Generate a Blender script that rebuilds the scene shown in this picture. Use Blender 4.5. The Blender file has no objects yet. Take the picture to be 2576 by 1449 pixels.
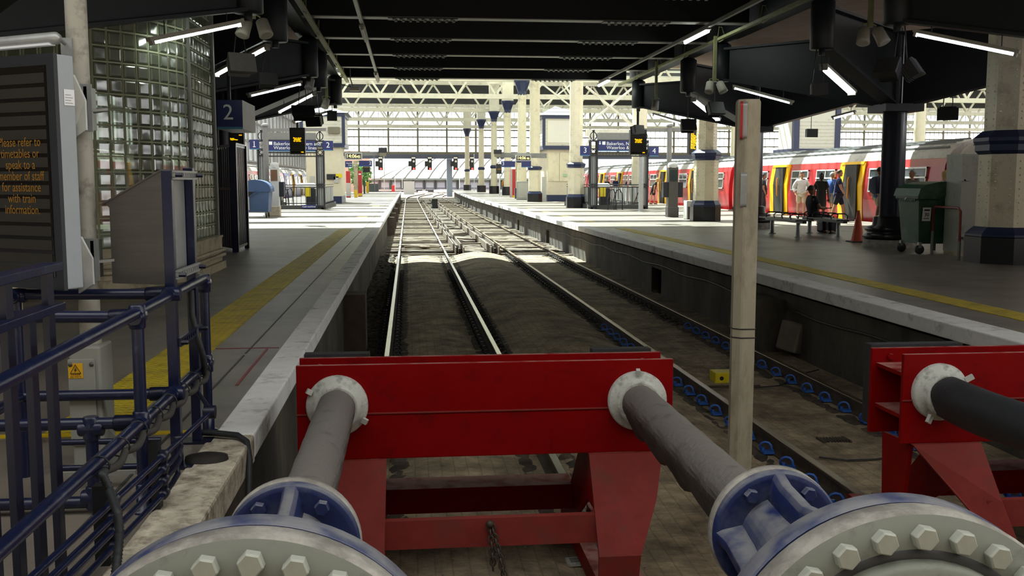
import bpy, math, random
from math import sin, cos, pi, radians as R
from mathutils import Vector, Matrix, noise
random.seed(7)
S = bpy.context.scene
COL = S.collection
V = Vector
UP = V((0, 0, 1))

# ------------------------------------------------------------------ camera
FPX, CX, CY = 2500.0, 1288.0, 724.5
TH = math.atan((CY-456)/FPX)
PS = math.atan((CX-1026)/FPX*cos(TH))
CAM = V((0, 0, 1.4))
FW = V((sin(PS)*cos(TH), cos(PS)*cos(TH), -sin(TH)))
RT = V((cos(PS), -sin(PS), 0))
UPV = V((sin(PS)*sin(TH), cos(PS)*sin(TH), cos(TH)))
cd = bpy.data.cameras.new('camera')
cam = bpy.data.objects.new('camera', cd)
COL.objects.link(cam)
cd.sensor_width = 36.0
cd.lens = FPX/2576*36
cd.clip_start = 0.05
cd.clip_end = 2000
cam.matrix_world = Matrix(((RT.x, UPV.x, -FW.x, CAM.x), (RT.y, UPV.y, -FW.y, CAM.y), (RT.z, UPV.z, -FW.z, CAM.z), (0, 0, 0, 1)))
S.camera = cam

def at(px, py, X=None, Y=None, Z=None):
    """the point of the place seen at that pixel of the photograph, on the plane X, Y or Z"""
    d = FW+RT*((px-CX)/FPX)+UPV*(-(py-CY)/FPX)
    t = (Z-CAM.z)/d.z if Z is not None else (Y/d.y if Y is not None else X/d.x)
    return CAM+d*t

# ------------------------------------------------------------------ materials
def lin(h):
    h = h.lstrip('#')
    o = []
    for i in (0, 2, 4):
        c = int(h[i:i+2], 16)/255
        o.append(c/12.92 if c <= .04045 else ((c+.055)/1.055)**2.4)
    return o

MATS = {}
def mat(name, col, rough=.55, metal=0., var=.12, scale=6., bump=0., bscale=None, dirt=None, damt=.5, dscale=3., emit=0., stretch=None, spec=.5, alpha=None):
    if name in MATS:
        return MATS[name]
    m = bpy.data.materials.new(name)
    m.use_nodes = True
    nt = m.node_tree
    N, L = nt.nodes, nt.links
    b = N['Principled BSDF']
    c = lin(col) if isinstance(col, str) else list(col)
    b.inputs['Roughness'].default_value = rough
    b.inputs['Metallic'].default_value = metal
    b.inputs['Specular IOR Level'].default_value = spec
    b.inputs['Base Color'].default_value = (*c, 1)
    if emit:
        b.inputs['Emission Color'].default_value = (*c, 1)
        b.inputs['Emission Strength'].default_value = emit
    src = None
    if var or bump or dirt:
        tc = N.new('ShaderNodeTexCoord')
        mp = N.new('ShaderNodeMapping')
        if stretch:
            mp.inputs['Scale'].default_value = stretch
        L.new(tc.outputs['Object'], mp.inputs['Vector'])
        src = mp.outputs['Vector']
    if var:
        n = N.new('ShaderNodeTexNoise')
        n.inputs['Scale'].default_value = scale
        n.inputs['Detail'].default_value = 6
        n.inputs['Roughness'].default_value = .65
        L.new(src, n.inputs['Vector'])
        r = N.new('ShaderNodeValToRGB')
        r.color_ramp.elements[0].position = .3
        r.color_ramp.elements[1].position = .7
        r.color_ramp.elements[0].color = (*[max(0, x*(1-var)) for x in c], 1)
        r.color_ramp.elements[1].color = (*[min(1, x*(1+var)) for x in c], 1)
        L.new(n.outputs['Fac'], r.inputs['Fac'])
        out = r.outputs['Color']
        if dirt:
            n2 = N.new('ShaderNodeTexNoise')
            n2.inputs['Scale'].default_value = dscale
            n2.inputs['Detail'].default_value = 8
            n2.inputs['Roughness'].default_value = .7
            L.new(src, n2.inputs['Vector'])
            r2 = N.new('ShaderNodeValToRGB')
            r2.color_ramp.elements[0].position = max(0, .62-damt*.4)
            r2.color_ramp.elements[1].position = min(1, .8-damt*.3)
            L.new(n2.outputs['Fac'], r2.inputs['Fac'])
            mx = N.new('ShaderNodeMix')
            mx.data_type = 'RGBA'
            L.new(r2.outputs['Color'], mx.inputs[0])
            L.new(out, mx.inputs[6])
            mx.inputs[7].default_value = (*lin(dirt), 1)
            out = mx.outputs[2]
        L.new(out, b.inputs['Base Color'])
    if bump:
        n3 = N.new('ShaderNodeTexNoise')
        n3.inputs['Scale'].default_value = bscale or scale*4
        n3.inputs['Detail'].default_value = 5
        L.new(src, n3.inputs['Vector'])
        bp = N.new('ShaderNodeBump')
        bp.inputs['Strength'].default_value = bump
        bp.inputs['Distance'].default_value = .02
        L.new(n3.outputs['Fac'], bp.inputs['Height'])
        L.new(bp.outputs['Normal'], b.inputs['Normal'])
    MATS[name] = m
    return m

def glass(name, tint, mix=.25, rough=.1, diffuse=None):
    """pane: mostly see-through with a glossy share and some milky body"""
    if name in MATS:
        return MATS[name]
    m = bpy.data.materials.new(name)
    m.use_nodes = True
    nt = m.node_tree
    N, L = nt.nodes, nt.links
    N.remove(N['Principled BSDF'])
    t = N.new('ShaderNodeBsdfTransparent')
    t.inputs[0].default_value = (*lin(tint), 1)
    g = N.new('ShaderNodeBsdfGlossy')
    g.inputs['Roughness'].default_value = rough
    g.inputs['Color'].default_value = (.9, .9, .9, 1)
    mx = N.new('ShaderNodeMixShader')
    mx.inputs[0].default_value = mix
    L.new(t.outputs[0], mx.inputs[1])
    L.new(g.outputs[0], mx.inputs[2])
    out = mx
    if diffuse:
        d = N.new('ShaderNodeBsdfTranslucent')
        d.inputs[0].default_value = (*lin(diffuse[0]), 1)
        d2 = N.new('ShaderNodeBsdfDiffuse')
        d2.inputs[0].default_value = (*lin(diffuse[0]), 1)
        ad = N.new('ShaderNodeMixShader')
        ad.inputs[0].default_value = .4
        L.new(d.outputs[0], ad.inputs[1])
        L.new(d2.outputs[0], ad.inputs[2])
        m2 = N.new('ShaderNodeMixShader')
        m2.inputs[0].default_value = diffuse[1]
        L.new(mx.outputs[0], m2.inputs[1])
        L.new(ad.outputs[0], m2.inputs[2])
        out = m2
    L.new(out.outputs[0], N['Material Output'].inputs['Surface'])
    MATS[name] = m
    return m

# ------------------------------------------------------------------ mesh builder
def frame(d):
    d = V(d).normalized()
    a = UP if abs(d.z) < .95 else V((1, 0, 0))
    s = d.cross(a).normalized()
    return d, s, s.cross(d).normalized()

class MB:
    def __init__(s):
        s.v, s.f, s.sm = [], [], []
    def add(s, vs, fs, smooth=False):
        o = len(s.v)
        s.v += [V(x) for x in vs]
        s.f += [[i+o for i in f] for f in fs]
        s.sm += [smooth]*len(fs)
        return s
    def box(s, x0, x1, y0, y1, z0, z1):
        vs = [(x, y, z) for z in (z0, z1) for y in (y0, y1) for x in (x0, x1)]
        return s.add(vs, [(0, 2, 3, 1), (4, 5, 7, 6), (0, 1, 5, 4), (2, 6, 7, 3), (0, 4, 6, 2), (1, 3, 7, 5)])
    def cbox(s, c, sx, sy, sz, rz=0.):
        c = V(c)
        m = Matrix.Rotation(rz, 3, 'Z')
        vs = [c+m @ V((x*sx/2, y*sy/2, z*sz/2)) for z in (-1, 1) for y in (-1, 1) for x in (-1, 1)]
        return s.add(vs, [(0, 2, 3, 1), (4, 5, 7, 6), (0, 1, 5, 4), (2, 6, 7, 3), (0, 4, 6, 2), (1, 3, 7, 5)])
    def beam(s, p, q, w, h, up=None):
        p, q = V(p), V(q)
        d, a, b = frame(q-p)
        if up is not None:
            a = d.cross(V(up)).normalized()
            b = a.cross(d).normalized()
        vs = [e+a*(i*w/2)+b*(j*h/2) for e in (p, q) for j in (-1, 1) for i in (-1, 1)]
        return s.add(vs, [(0, 1, 3, 2), (4, 6, 7, 5), (0, 4, 5, 1), (2, 3, 7, 6), (0, 2, 6, 4), (1, 5, 7, 3)])
    def cyl(s, p, q, r, r2=None, n=14, caps=True, smooth=True):
        return s.lathe(p, V(q)-V(p), [(r, 0), (r if r2 is None else r2, (V(q)-V(p)).length)], n, caps, smooth)
    def lathe(s, o, d, prof, n=20, caps=True, smooth=True, rot=0., sq=1.):
        o = V(o)
        d, a, b = frame(d)
        vs, fs = [], []
        for r, t in prof:
            for i in range(n):
                w = 2*pi*i/n+rot
                vs.append(o+d*t+(a*cos(w)+b*sin(w)*sq)*r)
        for k in range(len(prof)-1):
            for i in range(n):
                j = (i+1) % n
                fs.append((k*n+i, k*n+j, (k+1)*n+j, (k+1)*n+i))
        s.add(vs, fs, smooth)
        if caps:
            m = len(prof)-1
            c0, c1 = vs[:n], vs[m*n:]
            if prof[0][0] > 1e-4:
                s.add(c0, [tuple(range(n))[::-1]])
            if prof[-1][0] > 1e-4:
                s.add(c1, [tuple(range(n))])
        return s
    def tube(s, pts, r, n=8, closed=False, caps=True):
        pts = [V(p) for p in pts]
        k = len(pts)
        rs = r if isinstance(r, (list, tuple)) else [r]*k
        vs, fs = [], []
        pa = None
        for i, p in enumerate(pts):
            if closed:
                d = (pts[(i+1) % k]-pts[i-1]).normalized()
            else:
                d = (pts[min(i+1, k-1)]-pts[max(i-1, 0)]).normalized()
            if pa is None:
                _, a, b = frame(d)
            else:
                a = (pa-d*pa.dot(d))
                a = a.normalized() if a.length > 1e-5 else frame(d)[1]
                b = a.cross(d).normalized()
            pa = a
            for j in range(n):
                w = 2*pi*j/n
                vs.append(p+(a*cos(w)+b*sin(w))*rs[i])
        for i in range(k if closed else k-1):
            i2 = (i+1) % k
            for j in range(n):
                j2 = (j+1) % n
                fs.append((i*n+j, i*n+j2, i2*n+j2, i2*n+j))
        s.add(vs, fs, True)
        if caps and not closed:
            s.add(vs[:n], [tuple(range(n))[::-1]])
            s.add(vs[-n:], [tuple(range(n))])
        return s
    def prism(s, poly, vec):
        n = len(poly)
        a = [V(p) for p in poly]
        b = [p+V(vec) for p in a]
        return s.add(a+b, [tuple(range(n))[::-1], tuple(range(n, 2*n))]+[(i, (i+1) % n, (i+1) % n+n, i+n) for i in range(n)])
    def quad(s, *p):
        return s.add(p, [tuple(range(len(p)))])
    def sph(s, c, r, sx=1, sy=1, sz=1, n=12, m=8):
        c = V(c)
        vs = [c+V((0, 0, -r*sz))]
        for k in range(1, m):
            t = -pi/2+pi*k/m
            vs += [c+V((cos(2*pi*i/n)*cos(t)*r*sx, sin(2*pi*i/n)*cos(t)*r*sy, sin(t)*r*sz)) for i in range(n)]
        vs.append(c+V((0, 0, r*sz)))
        fs = [(0, 1+(i+1) % n, 1+i) for i in range(n)]
        for k in range(m-2):
            fs += [(1+k*n+i, 1+k*n+(i+1) % n, 1+(k+1)*n+(i+1) % n, 1+(k+1)*n+i) for i in range(n)]
        e = len(vs)-1
        fs += [(1+(m-2)*n+i, 1+(m-2)*n+(i+1) % n, e) for i in range(n)]
        return s.add(vs, fs, True)
    def loft(s, rings, smooth=True, caps=True):
        n = len(rings[0])
        vs = [V(p) for r in rings for p in r]
        fs = [(k*n+i, k*n+(i+1) % n, (k+1)*n+(i+1) % n, (k+1)*n+i) for k in range(len(rings)-1) for i in range(n)]
        s.add(vs, fs, smooth)
        if caps:
            s.add(rings[0], [tuple(range(n))[::-1]])
            s.add(rings[-1], [tuple(range(n))])
        return s
    def move(s, off=(0, 0, 0), rz=0., piv=(0, 0, 0)):
        m = Matrix.Rotation(rz, 3, 'Z')
        piv, off = V(piv), V(off)
        s.v = [m @ (p-piv)+piv+off for p in s.v]
        return s
    def rot(s, m, piv=(0, 0, 0)):
        piv = V(piv)
        s.v = [m @ (p-piv)+piv for p in s.v]
        return s
    def build(s, name, m, parent=None, bevel=0., label=None):
        me = bpy.data.meshes.new(name)
        if parent is not None:
            base = BASE[parent.name]
        else:
            xs = [p.x for p in s.v]; ys = [p.y for p in s.v]; zs = [p.z for p in s.v]
            base = V(((min(xs)+max(xs))/2, (min(ys)+max(ys))/2, min(zs)))
        me.from_pydata([p-base for p in s.v], [], s.f)
        me.polygons.foreach_set('use_smooth', s.sm)
        me.validate()
        me.materials.append(m)
        import bmesh
        bm = bmesh.new()
        bm.from_mesh(me)
        bmesh.ops.recalc_face_normals(bm, faces=bm.faces)
        bm.to_mesh(me)
        bm.free()
        o = bpy.data.objects.new(name, me)
        COL.objects.link(o)
        if parent is not None:
            o.parent = parent
        else:
            o.location = base
        BASE[o.name] = base
        if bevel:
            b = o.modifiers.new('edge', 'BEVEL')
            b.width = bevel
            b.segments = 2
            b.limit_method = 'ANGLE'
            b.angle_limit = R(40)
        if label:
            o['label'] = label
        return o

BASE = {}
def tag(o, label, cat, group=None):
    o['label'] = label
    o['category'] = cat
    if group:
        o['group'] = group
    return o
def struct(o, label=None):
    o['kind'] = 'structure'
    if label:
        o['label'] = label
    return o
def thing(name, label, cat, loc=(0, 0, 0), group=None):
    o = bpy.data.objects.new(name, None)
    o.empty_display_size = .1
    COL.objects.link(o)
    o.location = loc
    BASE[o.name] = V(loc)
    return tag(o, label, cat, group)
def copy_tree(o, parent=None, loc=None, rz=None, label=None):
    c = o.copy()
    COL.objects.link(c)
    BASE[c.name] = BASE.get(o.name, V((0, 0, 0)))
    if parent is not None:
        c.parent = parent
    if loc is not None:
        c.location = loc
    if rz is not None:
        c.rotation_euler = (0, 0, rz)
    if label:
        c['label'] = label
    for ch in [x for x in KIDS(o)]:
        copy_tree(ch, c)
    return c
def KIDS(o):
    return [x for x in COL.objects if x.parent == o]

def text_mesh(txt, size, font=None, align='CENTER', depth=.002, spacing=1., line=1.):
    cu = bpy.data.curves.new('lettering', 'FONT')
    cu.body = txt
    cu.size = size
    cu.align_x = align
    cu.align_y = 'CENTER'
    cu.extrude = depth
    cu.space_character = spacing
    cu.space_line = line
    cu.resolution_u = 3
    o = bpy.data.objects.new('lettering', cu)
    COL.objects.link(o)
    bpy.context.view_layer.update()
    dg = bpy.context.evaluated_depsgraph_get()
    me = bpy.data.meshes.new_from_object(o.evaluated_get(dg))
    COL.objects.unlink(o)
    bpy.data.objects.remove(o)
    vs = [v.co.copy() for v in me.vertices]
    fs = [list(p.vertices) for p in me.polygons]
    bpy.data.meshes.remove(me)
    return vs, fs

def lettering(name, txt, c, size, right, up, m, parent, align='CENTER', spacing=1., line=1., sx=1., depth=.002):
    """raised letters: text laid along right, up, centred at c"""
    vs, fs = text_mesh(txt, size, None, align, depth, spacing, line)
    c, r, u = V(c), V(right).normalized(), V(up).normalized()
    n = r.cross(u)
    mb = MB()
    mb.add([c+r*(p.x*sx)+u*p.y+n*p.z for p in vs], fs)
    return mb.build(name, m, parent)
# ------------------------------------------------------------------ palette
M_asphalt = mat('platform_asphalt', '#776f65', .4, var=.18, scale=1.3, bump=.12, bscale=60, dirt='#4f4a44', damt=.35, dscale=.8)
M_cope = mat('coping_paint', '#ecece8', .7, var=.08, scale=5, bump=.35, bscale=18, dirt='#8d877a', damt=.2, dscale=4.)
M_copeold = mat('coping_bare', '#9a9282', .8, var=.15, scale=5, bump=.3, bscale=22, dirt='#5f584c', damt=.5, dscale=5.)
M_wallconc = mat('platform_wall', '#5a5449', .85, var=.25, scale=1.5, bump=.3, bscale=9, dirt='#332f29', damt=.6, dscale=1.2, stretch=(1, 1, .5))
M_track = mat('track_paving', '#a08f73', .9, var=.35, scale=7.0, bump=.7, bscale=30, dirt='#5d503e', damt=.5, dscale=1.6)
M_ballast = mat('ballast', '#5f5546', .95, var=.6, scale=18, bump=1., bscale=26, dirt='#332b22', damt=.6, dscale=2.)
M_debris = mat('dark_debris', '#3a332b', .95, var=.4, scale=9, bump=1., bscale=14)
M_yellow = mat('tactile_yellow', '#c9b21f', .6, var=.12, scale=5, bump=.1, dirt='#8f7f27', damt=.35, dscale=3.)
M_yellowworn = mat('tactile_worn', '#b9ab73', .6, var=.15, scale=3)
M_yline = mat('yellow_line', '#d8b80c', .6, var=.1)
M_red = mat('buffer_red', '#7c0103', .5, spec=.12, var=.08, scale=4, bump=.03, dirt='#560606', damt=.18, dscale=5.)
M_redfade = mat('faded_red', '#80302b', .7, spec=.2, var=.12, scale=7, bump=.05, dirt='#6e3a34', damt=.3, dscale=5.)
M_collar = mat('collar_white', '#b9bab2', .65, var=.1, scale=9, bump=.2, bscale=30, dirt='#77776f', damt=.3, dscale=14.)
M_flange = mat('flange_grey', '#75786d', .6, var=.07, scale=4, bump=.05, dirt='#5d5e57', damt=.18, dscale=10.)
M_rim = mat('flange_rim', '#a5a198', .7, var=.2, scale=9, bump=.25, dirt='#77736c', damt=.5, dscale=6.)
M_bolt = mat('bolt_grey', '#a0a398', .55, var=.1, scale=15)
M_castblue = mat('cast_blue', '#182655', .5, var=.12, scale=5, bump=.08, dirt='#4f5568', damt=.3, dscale=3.)
def settle_dust(m, col, lo=.25, hi=.8, amt=.85, e0=.3, e1=.55):
    """grey dust lying on whatever faces up"""
    nt = m.node_tree
    N, L = nt.nodes, nt.links
    b = N['Principled BSDF']
    old = b.inputs['Base Color'].links[0].from_socket
    g = N.new('ShaderNodeNewGeometry')
    sp = N.new('ShaderNodeSeparateXYZ')
    L.new(g.outputs['True Normal'], sp.inputs[0])
    mr = N.new('ShaderNodeMapRange')
    mr.inputs['From Min'].default_value = lo
    mr.inputs['From Max'].default_value = hi
    mr.inputs['To Max'].default_value = amt
    L.new(sp.outputs['Z'], mr.inputs['Value'])
    tc = N.new('ShaderNodeTexCoord')
    n = N.new('ShaderNodeTexNoise')
    n.inputs['Scale'].default_value = 9
    n.inputs['Detail'].default_value = 6
    L.new(tc.outputs['Object'], n.inputs['Vector'])
    r = N.new('ShaderNodeValToRGB')
    r.color_ramp.elements[0].position = e0
    r.color_ramp.elements[1].position = e1
    L.new(n.outputs['Fac'], r.inputs['Fac'])
    ml = N.new('ShaderNodeMath')
    ml.operation = 'MULTIPLY'
    L.new(mr.outputs[0], ml.inputs[0])
    L.new(r.outputs['Color'], ml.inputs[1])
    mx = N.new('ShaderNodeMix')
    mx.data_type = 'RGBA'
    L.new(ml.outputs[0], mx.inputs[0])
    L.new(old, mx.inputs[6])
    mx.inputs[7].default_value = (*lin(col), 1)
    L.new(mx.outputs[2], b.inputs['Base Color'])
settle_dust(M_castblue, '#7f7f80')
settle_dust(M_red, '#a87f76', .7, .98, .8)
M_rod = mat('rod_cover', '#3f3a36', .8, var=.25, scale=7, bump=.45, bscale=40, dirt='#241f1d', damt=.4, dscale=4.)
settle_dust(M_rod, '#6d6862', -.1, .45, .95, .1, .42)
settle_dust(M_rim, '#b9b5aa', .3, .9, .4) if 0 else None
M_rubber = mat('black_rubber', '#26282b', .6, var=.2, scale=8, bump=.2)
M_navy = mat('navy_paint', '#121937', .28, var=.12, scale=8, bump=.03, dirt='#39405a', damt=.1, dscale=12.)
M_navyd = mat('navy_dark', '#14182d', .4, var=.15, scale=8)
M_black = mat('canopy_black', '#14171b', .55, var=.2, scale=3, bump=.03)
M_blackg = mat('canopy_slate', '#20262c', .5, var=.15, scale=3, bump=.03)
M_cream = mat('column_cream', '#e3dabd', .5, var=.06, scale=3, bump=.03, dirt='#b3a98c', damt=.2, dscale=2.)
M_white = mat('truss_white', '#e4dfcc', .55, var=.06, scale=3, dirt='#c2b79d', damt=.25, dscale=1.)
M_capblue = mat('capital_blue', '#1f2a4d', .35, var=.1)
M_plinth = mat('plinth_black', '#16171b', .3, var=.25, scale=6, bump=.04)
M_steel = mat('stainless', '#5a5855', .42, .6, var=.1, scale=3, stretch=(1, 1, 12))
M_galv = mat('galvanised', '#a3a6a4', .45, .5, var=.12, scale=9)
M_railtop = mat('rail_polished', '#c9c6c0', .22, 1., var=.1, scale=12)
M_railside = mat('rail_rust', '#4d4034', .8, var=.25, scale=8, dirt='#2e2823', damt=.5)
M_sleeper = mat('sleeper_wood', '#796d5d', .9, var=.25, scale=6, bump=.4, stretch=(1, 6, 6))
M_greypole = mat('pole_cream_grey', '#a9a69a', .6, var=.12, scale=6, dirt='#6d665c', damt=.3, dscale=9.)
M_casing = mat('casing_grey', '#9fa6ab', .5, var=.05, scale=8)
M_concpost = mat('post_concrete', '#a8a08a', .85, var=.12, scale=5, bump=.2, bscale=30, dirt='#6f6757', damt=.35, dscale=3., stretch=(1, 1, .35))
M_lampbody = mat('lamp_casing', '#b6b3a8', .6, var=.1)
M_signnavy = mat('sign_navy', '#232b63', .4, var=.03)
M_signband = mat('sign_band', '#3f7f9f', .4, var=.03)
M_letter = mat('letter_white', '#e9ecee', .5, var=0)
M_screen = mat('screen_face', '#15110c', .15, var=.1)
M_amberdim = mat('led_amber_dim', '#7d560a', .6, var=0, emit=.05)
M_amber = mat('led_amber', '#ffb400', .5, var=0, emit=1.6)
M_tube = mat('fluorescent_tube', '#f4fff4', .4, var=0, emit=9.)
M_tubeb = mat('fluorescent_tube_cool', '#dfe8ff', .4, var=0, emit=9.)
M_clockled = mat('clock_digits', '#ffe98a', .5, var=0, emit=1.1)
M_redlamp = mat('signal_red', '#ff2420', .4, var=0, emit=6.)
M_trainred = mat('train_red', '#ad2429', .22, var=.05, scale=2)
M_traindark = mat('train_dark_red', '#8f1a20', .3, var=.05, scale=2)
M_trainyel = mat('train_yellow', '#f2b90a', .3, var=.03)
M_trainblue = mat('train_blue', '#2a2f7a', .3, var=.05)
M_trainroof = mat('train_roof', '#b9b4ac', .45, var=.12, scale=2, dirt='#8b867d', damt=.3)
M_ribgrey = mat('roof_rib', '#5c5f60', .5, var=.1)
M_under = mat('underframe', '#241f1c', .8, var=.2)
M_wframe = mat('window_alloy', '#d9d9d6', .35, .3, var=.05)
M_tglass = mat('train_glass', '#38403f', .06, var=.2, scale=1.)
M_doorshade = mat('doorway_shade', '#24201d', .6, var=.2)
M_orange = mat('cone_orange', '#c8481f', .55, var=.1, scale=6, dirt='#8b3a22', damt=.3)
M_green = mat('bin_green', '#1f4a33', .45, var=.1, scale=5, dirt='#4f6a58', damt=.3, dscale=2.)
M_binblue = mat('bin_blue', '#3a5278', .5, var=.08, scale=5)
M_cabinet = mat('cabinet_white', '#a9a99f', .55, var=.05, scale=4, dirt='#85857a', damt=.2)
M_lightgrey = mat('light_grey', '#b9b9b4', .55, var=.06)
M_midgrey = mat('mid_grey', '#7d7c78', .6, var=.1)
M_darkgrey = mat('dark_grey', '#3b3b3a', .6, var=.12)
M_iron = mat('iron_black', '#1c1e22', .45, var=.1)
M_stone = mat('plinth_stone', '#b7ac92', .8, var=.12, scale=4, bump=.15, dirt='#7e7561', damt=.35, dscale=3.)
M_board = mat('kiosk_boarding', '#d9d6c8', .6, var=.05, scale=3, dirt='#b9b3a0', damt=.2)
M_slate = mat('slate_roof', '#8d8f92', .7, var=.12, scale=5)
M_redbox = mat('red_panel', '#b3272b', .4, var=.05)
M_skin = mat('skin', '#b98566', .55, var=.05)
M_skin2 = mat('skin_dark', '#8a5d44', .55, var=.05)
M_corr = mat('corrugated_sheet', '#b9a79e', .6, var=.1, scale=2)
M_brown = mat('brown_timber', '#6b4a33', .7, var=.15)

# ------------------------------------------------------------------ setting
def paving_mat():
    m = M_track
    nt = m.node_tree
    N, L = nt.nodes, nt.links
    b = N['Principled BSDF']
    old = b.inputs['Base Color'].links[0].from_socket
    tc = N.new('ShaderNodeTexCoord')
    br = N.new('ShaderNodeTexBrick')
    br.inputs['Scale'].default_value = 1
    br.inputs['Brick Width'].default_value = .22
    br.inputs['Row Height'].default_value = .11
    br.inputs['Mortar Size'].default_value = .006
    br.inputs['Color1'].default_value = (1, 1, 1, 1)
    br.inputs['Color2'].default_value = (.82, .82, .82, 1)
    br.inputs['Mortar'].default_value = (.45, .45, .45, 1)
    mp = N.new('ShaderNodeMapping')
    mp.inputs['Rotation'].default_value = (0, 0, pi/2)
    L.new(tc.outputs['Object'], mp.inputs['Vector'])
    L.new(mp.outputs['Vector'], br.inputs['Vector'])
    mx = N.new('ShaderNodeMix')
    mx.data_type = 'RGBA'
    mx.blend_type = 'MULTIPLY'
    mx.inputs[0].default_value = .55
    L.new(old, mx.inputs[6])
    L.new(br.outputs['Color'], mx.inputs[7])
    L.new(mx.outputs[2], b.inputs['Base Color'])
paving_mat()

def studs(m, pitch, name):
    """tactile paving: blister bumps by a voronoi bump"""
    nt = m.node_tree
    N, L = nt.nodes, nt.links
    tc = N.new('ShaderNodeTexCoord')
    v = N.new('ShaderNodeTexVoronoi')
    v.inputs['Scale'].default_value = 1/pitch
    v.inputs['Randomness'].default_value = 0
    L.new(tc.outputs['Object'], v.inputs['Vector'])
    r = N.new('ShaderNodeValToRGB')
    r.color_ramp.elements[0].position = .2
    r.color_ramp.elements[0].color = (1, 1, 1, 1)
    r.color_ramp.elements[1].position = .38
    r.color_ramp.elements[1].color = (0, 0, 0, 1)
    L.new(v.outputs['Distance'], r.inputs['Fac'])
    bp = N.new('ShaderNodeBump')
    bp.inputs['Strength'].default_value = .9
    bp.inputs['Distance'].default_value = .012
    L.new(r.outputs['Color'], bp.inputs['Height'])
    L.new(bp.outputs['Normal'], N['Principled BSDF'].inputs['Normal'])
studs(M_yellow, .067, 'studs')

ZT, ZB = -.91, -1.06          # rail top, track bed
YEND = 150.
def flare(y):                   # the right-hand platform edge bends away beyond the roof's middle
    return 5.25+(max(0, y-70)/80)**1.6*1.5
fl = MB()
fl.box(-10.0, -.95, -9, 132, -1.3, 0)
struct(fl.build('floor_left', M_asphalt))
fr = MB()
ys = [-9, 30, 60, 80, 95, 110, 125, 150]
for a, b in zip(ys[:-1], ys[1:]):
    pa, pb = flare(a)+.15, flare(b)+.15
    fr.add([(pa, a, -.2), (15.9, a, -.2), (15.9, b, -.2), (pb, b, -.2), (pa, a, 0), (15.9, a, 0), (15.9, b, 0), (pb, b, 0)],
           [(0, 3, 2, 1), (4, 5, 6, 7), (0, 1, 5, 4), (2, 3, 7, 6), (1, 2, 6, 5), (0, 4, 7, 3)])
struct(fr.build('floor_right', M_asphalt))
struct(MB().box(15.7, 15.9, -9, 150, -1.3, -.2).build('wall_far_platform_edge', M_wallconc))
struct(MB().box(-.95, 5.4, -9, .6, -1.3, 0).build('floor_concourse', M_asphalt))
# platform retaining wall, right, with its drain openings
holes = [at(1652, 690, X=5.4).y, at(1378, 585, X=5.4).y, at(1304, 552, X=5.4).y, at(1255, 532, X=5.4).y, at(1220, 517, X=5.4).y]
w = MB()
w.box(5.4, 5.55, -9, 70, -.5, -.12)
hs = sorted((h-.4, h+.45) for h in holes if h < 69)
y0 = -9
for a, b in hs:
    w.box(5.4, 5.55, y0, a, -1.3, -.5)
    y0 = b
w.box(5.4, 5.55, y0, 70, -1.3, -.5)
for a, b in zip(ys[2:-1], ys[3:]):
    a = max(a, 70)
    if a < b:
        w.add([(flare(a)+.15, a, -1.3), (flare(b)+.15, b, -1.3), (flare(b)+.15, b, -.1), (flare(a)+.15, a, -.1)], [(0, 1, 2, 3)])
w.box(6.0, 6.1, 0, 70, -1.3, -.2)
struct(w.build('wall_platform_right', M_wallconc))
w = MB().box(-1.05, -.93, -9, 132, -1.3, -.12)
struct(w.build('wall_platform_left', M_wallconc))
struct(MB().box(5.39, 6.1, -9, 70, -1.3, ZB-.02).build('floor_drain', M_track))
# coping
struct(MB().box(-1.08, -.86, 5.5, 60, -.13, .012).build('trim_1', M_cope, bevel=.012))
struct(MB().box(-1.10, -.86, .2, 5.5, -.15, .010).build('trim_2', mat('coping_peeling', '#cbc2ad', .8, var=.2, scale=9, bump=.9, bscale=14, dirt='#7d7262', damt=.45, dscale=11), bevel=.015))
struct(MB().box(-1.08, -.86, 60, 132, -.13, .012).build('trim_3', M_cope))
c = MB()
for a, b in zip(ys[:-1], ys[1:]):
    pa, pb = flare(a), flare(b)
    c.add([(pa, a, -.14), (pa+.38, a, -.14), (pb+.38, b, -.14), (pb, b, -.14), (pa, a, .012), (pa+.38, a, .012), (pb+.38, b, .012), (pb, b, .012)],
          [(0, 3, 2, 1), (4, 5, 6, 7), (0, 4, 7, 3), (0, 1, 5, 4), (2, 3, 7, 6), (1, 2, 6, 5)])
struct(c.build('trim_4', M_cope, bevel=.012))
c = MB()
for k in range(14):
    a = 3+k*5.2
    c.box(-1.34, -1.325, a, a+5.1, 0, .004)
struct(c.build('trim_5', M_darkgrey))
# the long cable below the right coping
struct(MB().tube([(5.385, y, -.42+.025*sin(y*1.9)) for y in [i*.7 for i in range(4, 100)]], .018, 6).build('trim_6', M_darkgrey))
# tactile strips and the painted line
struct(MB().box(-2.03, -1.63, 5.63, 29.5, 0, .006).build('trim_7', M_yellow))
struct(MB().box(6.14, 6.5, 1, 29.2, 0, .006).build('trim_8', M_yellow))
struct(MB().box(-2.75, -1.08, 5.58, 5.64, 0, .007).build('trim_9', M_yline))
for i, (a, b, x0, x1) in enumerate(((37, 43.5, -2.0, -1.6), (54, 61, -2.0, -1.6), (76, 82, -2.0, -1.6), (34, 52, 6.14, 6.5))):
    struct(MB().box(x0, x1, a, b, 0, .006).build('trim_%d' % (10+i), M_yellowworn))

M_rpaint = mat('red_paint', '#7d3a38', .6, var=.3, scale=20)
struct(MB().box(-1.62, -1.1, 8.45, 8.47, 0, .004).build('trim_15', M_rpaint))
struct(MB().box(-1.2, -1.18, 6.9, 8.4, 0, .004).build('trim_16', M_rpaint))
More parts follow.
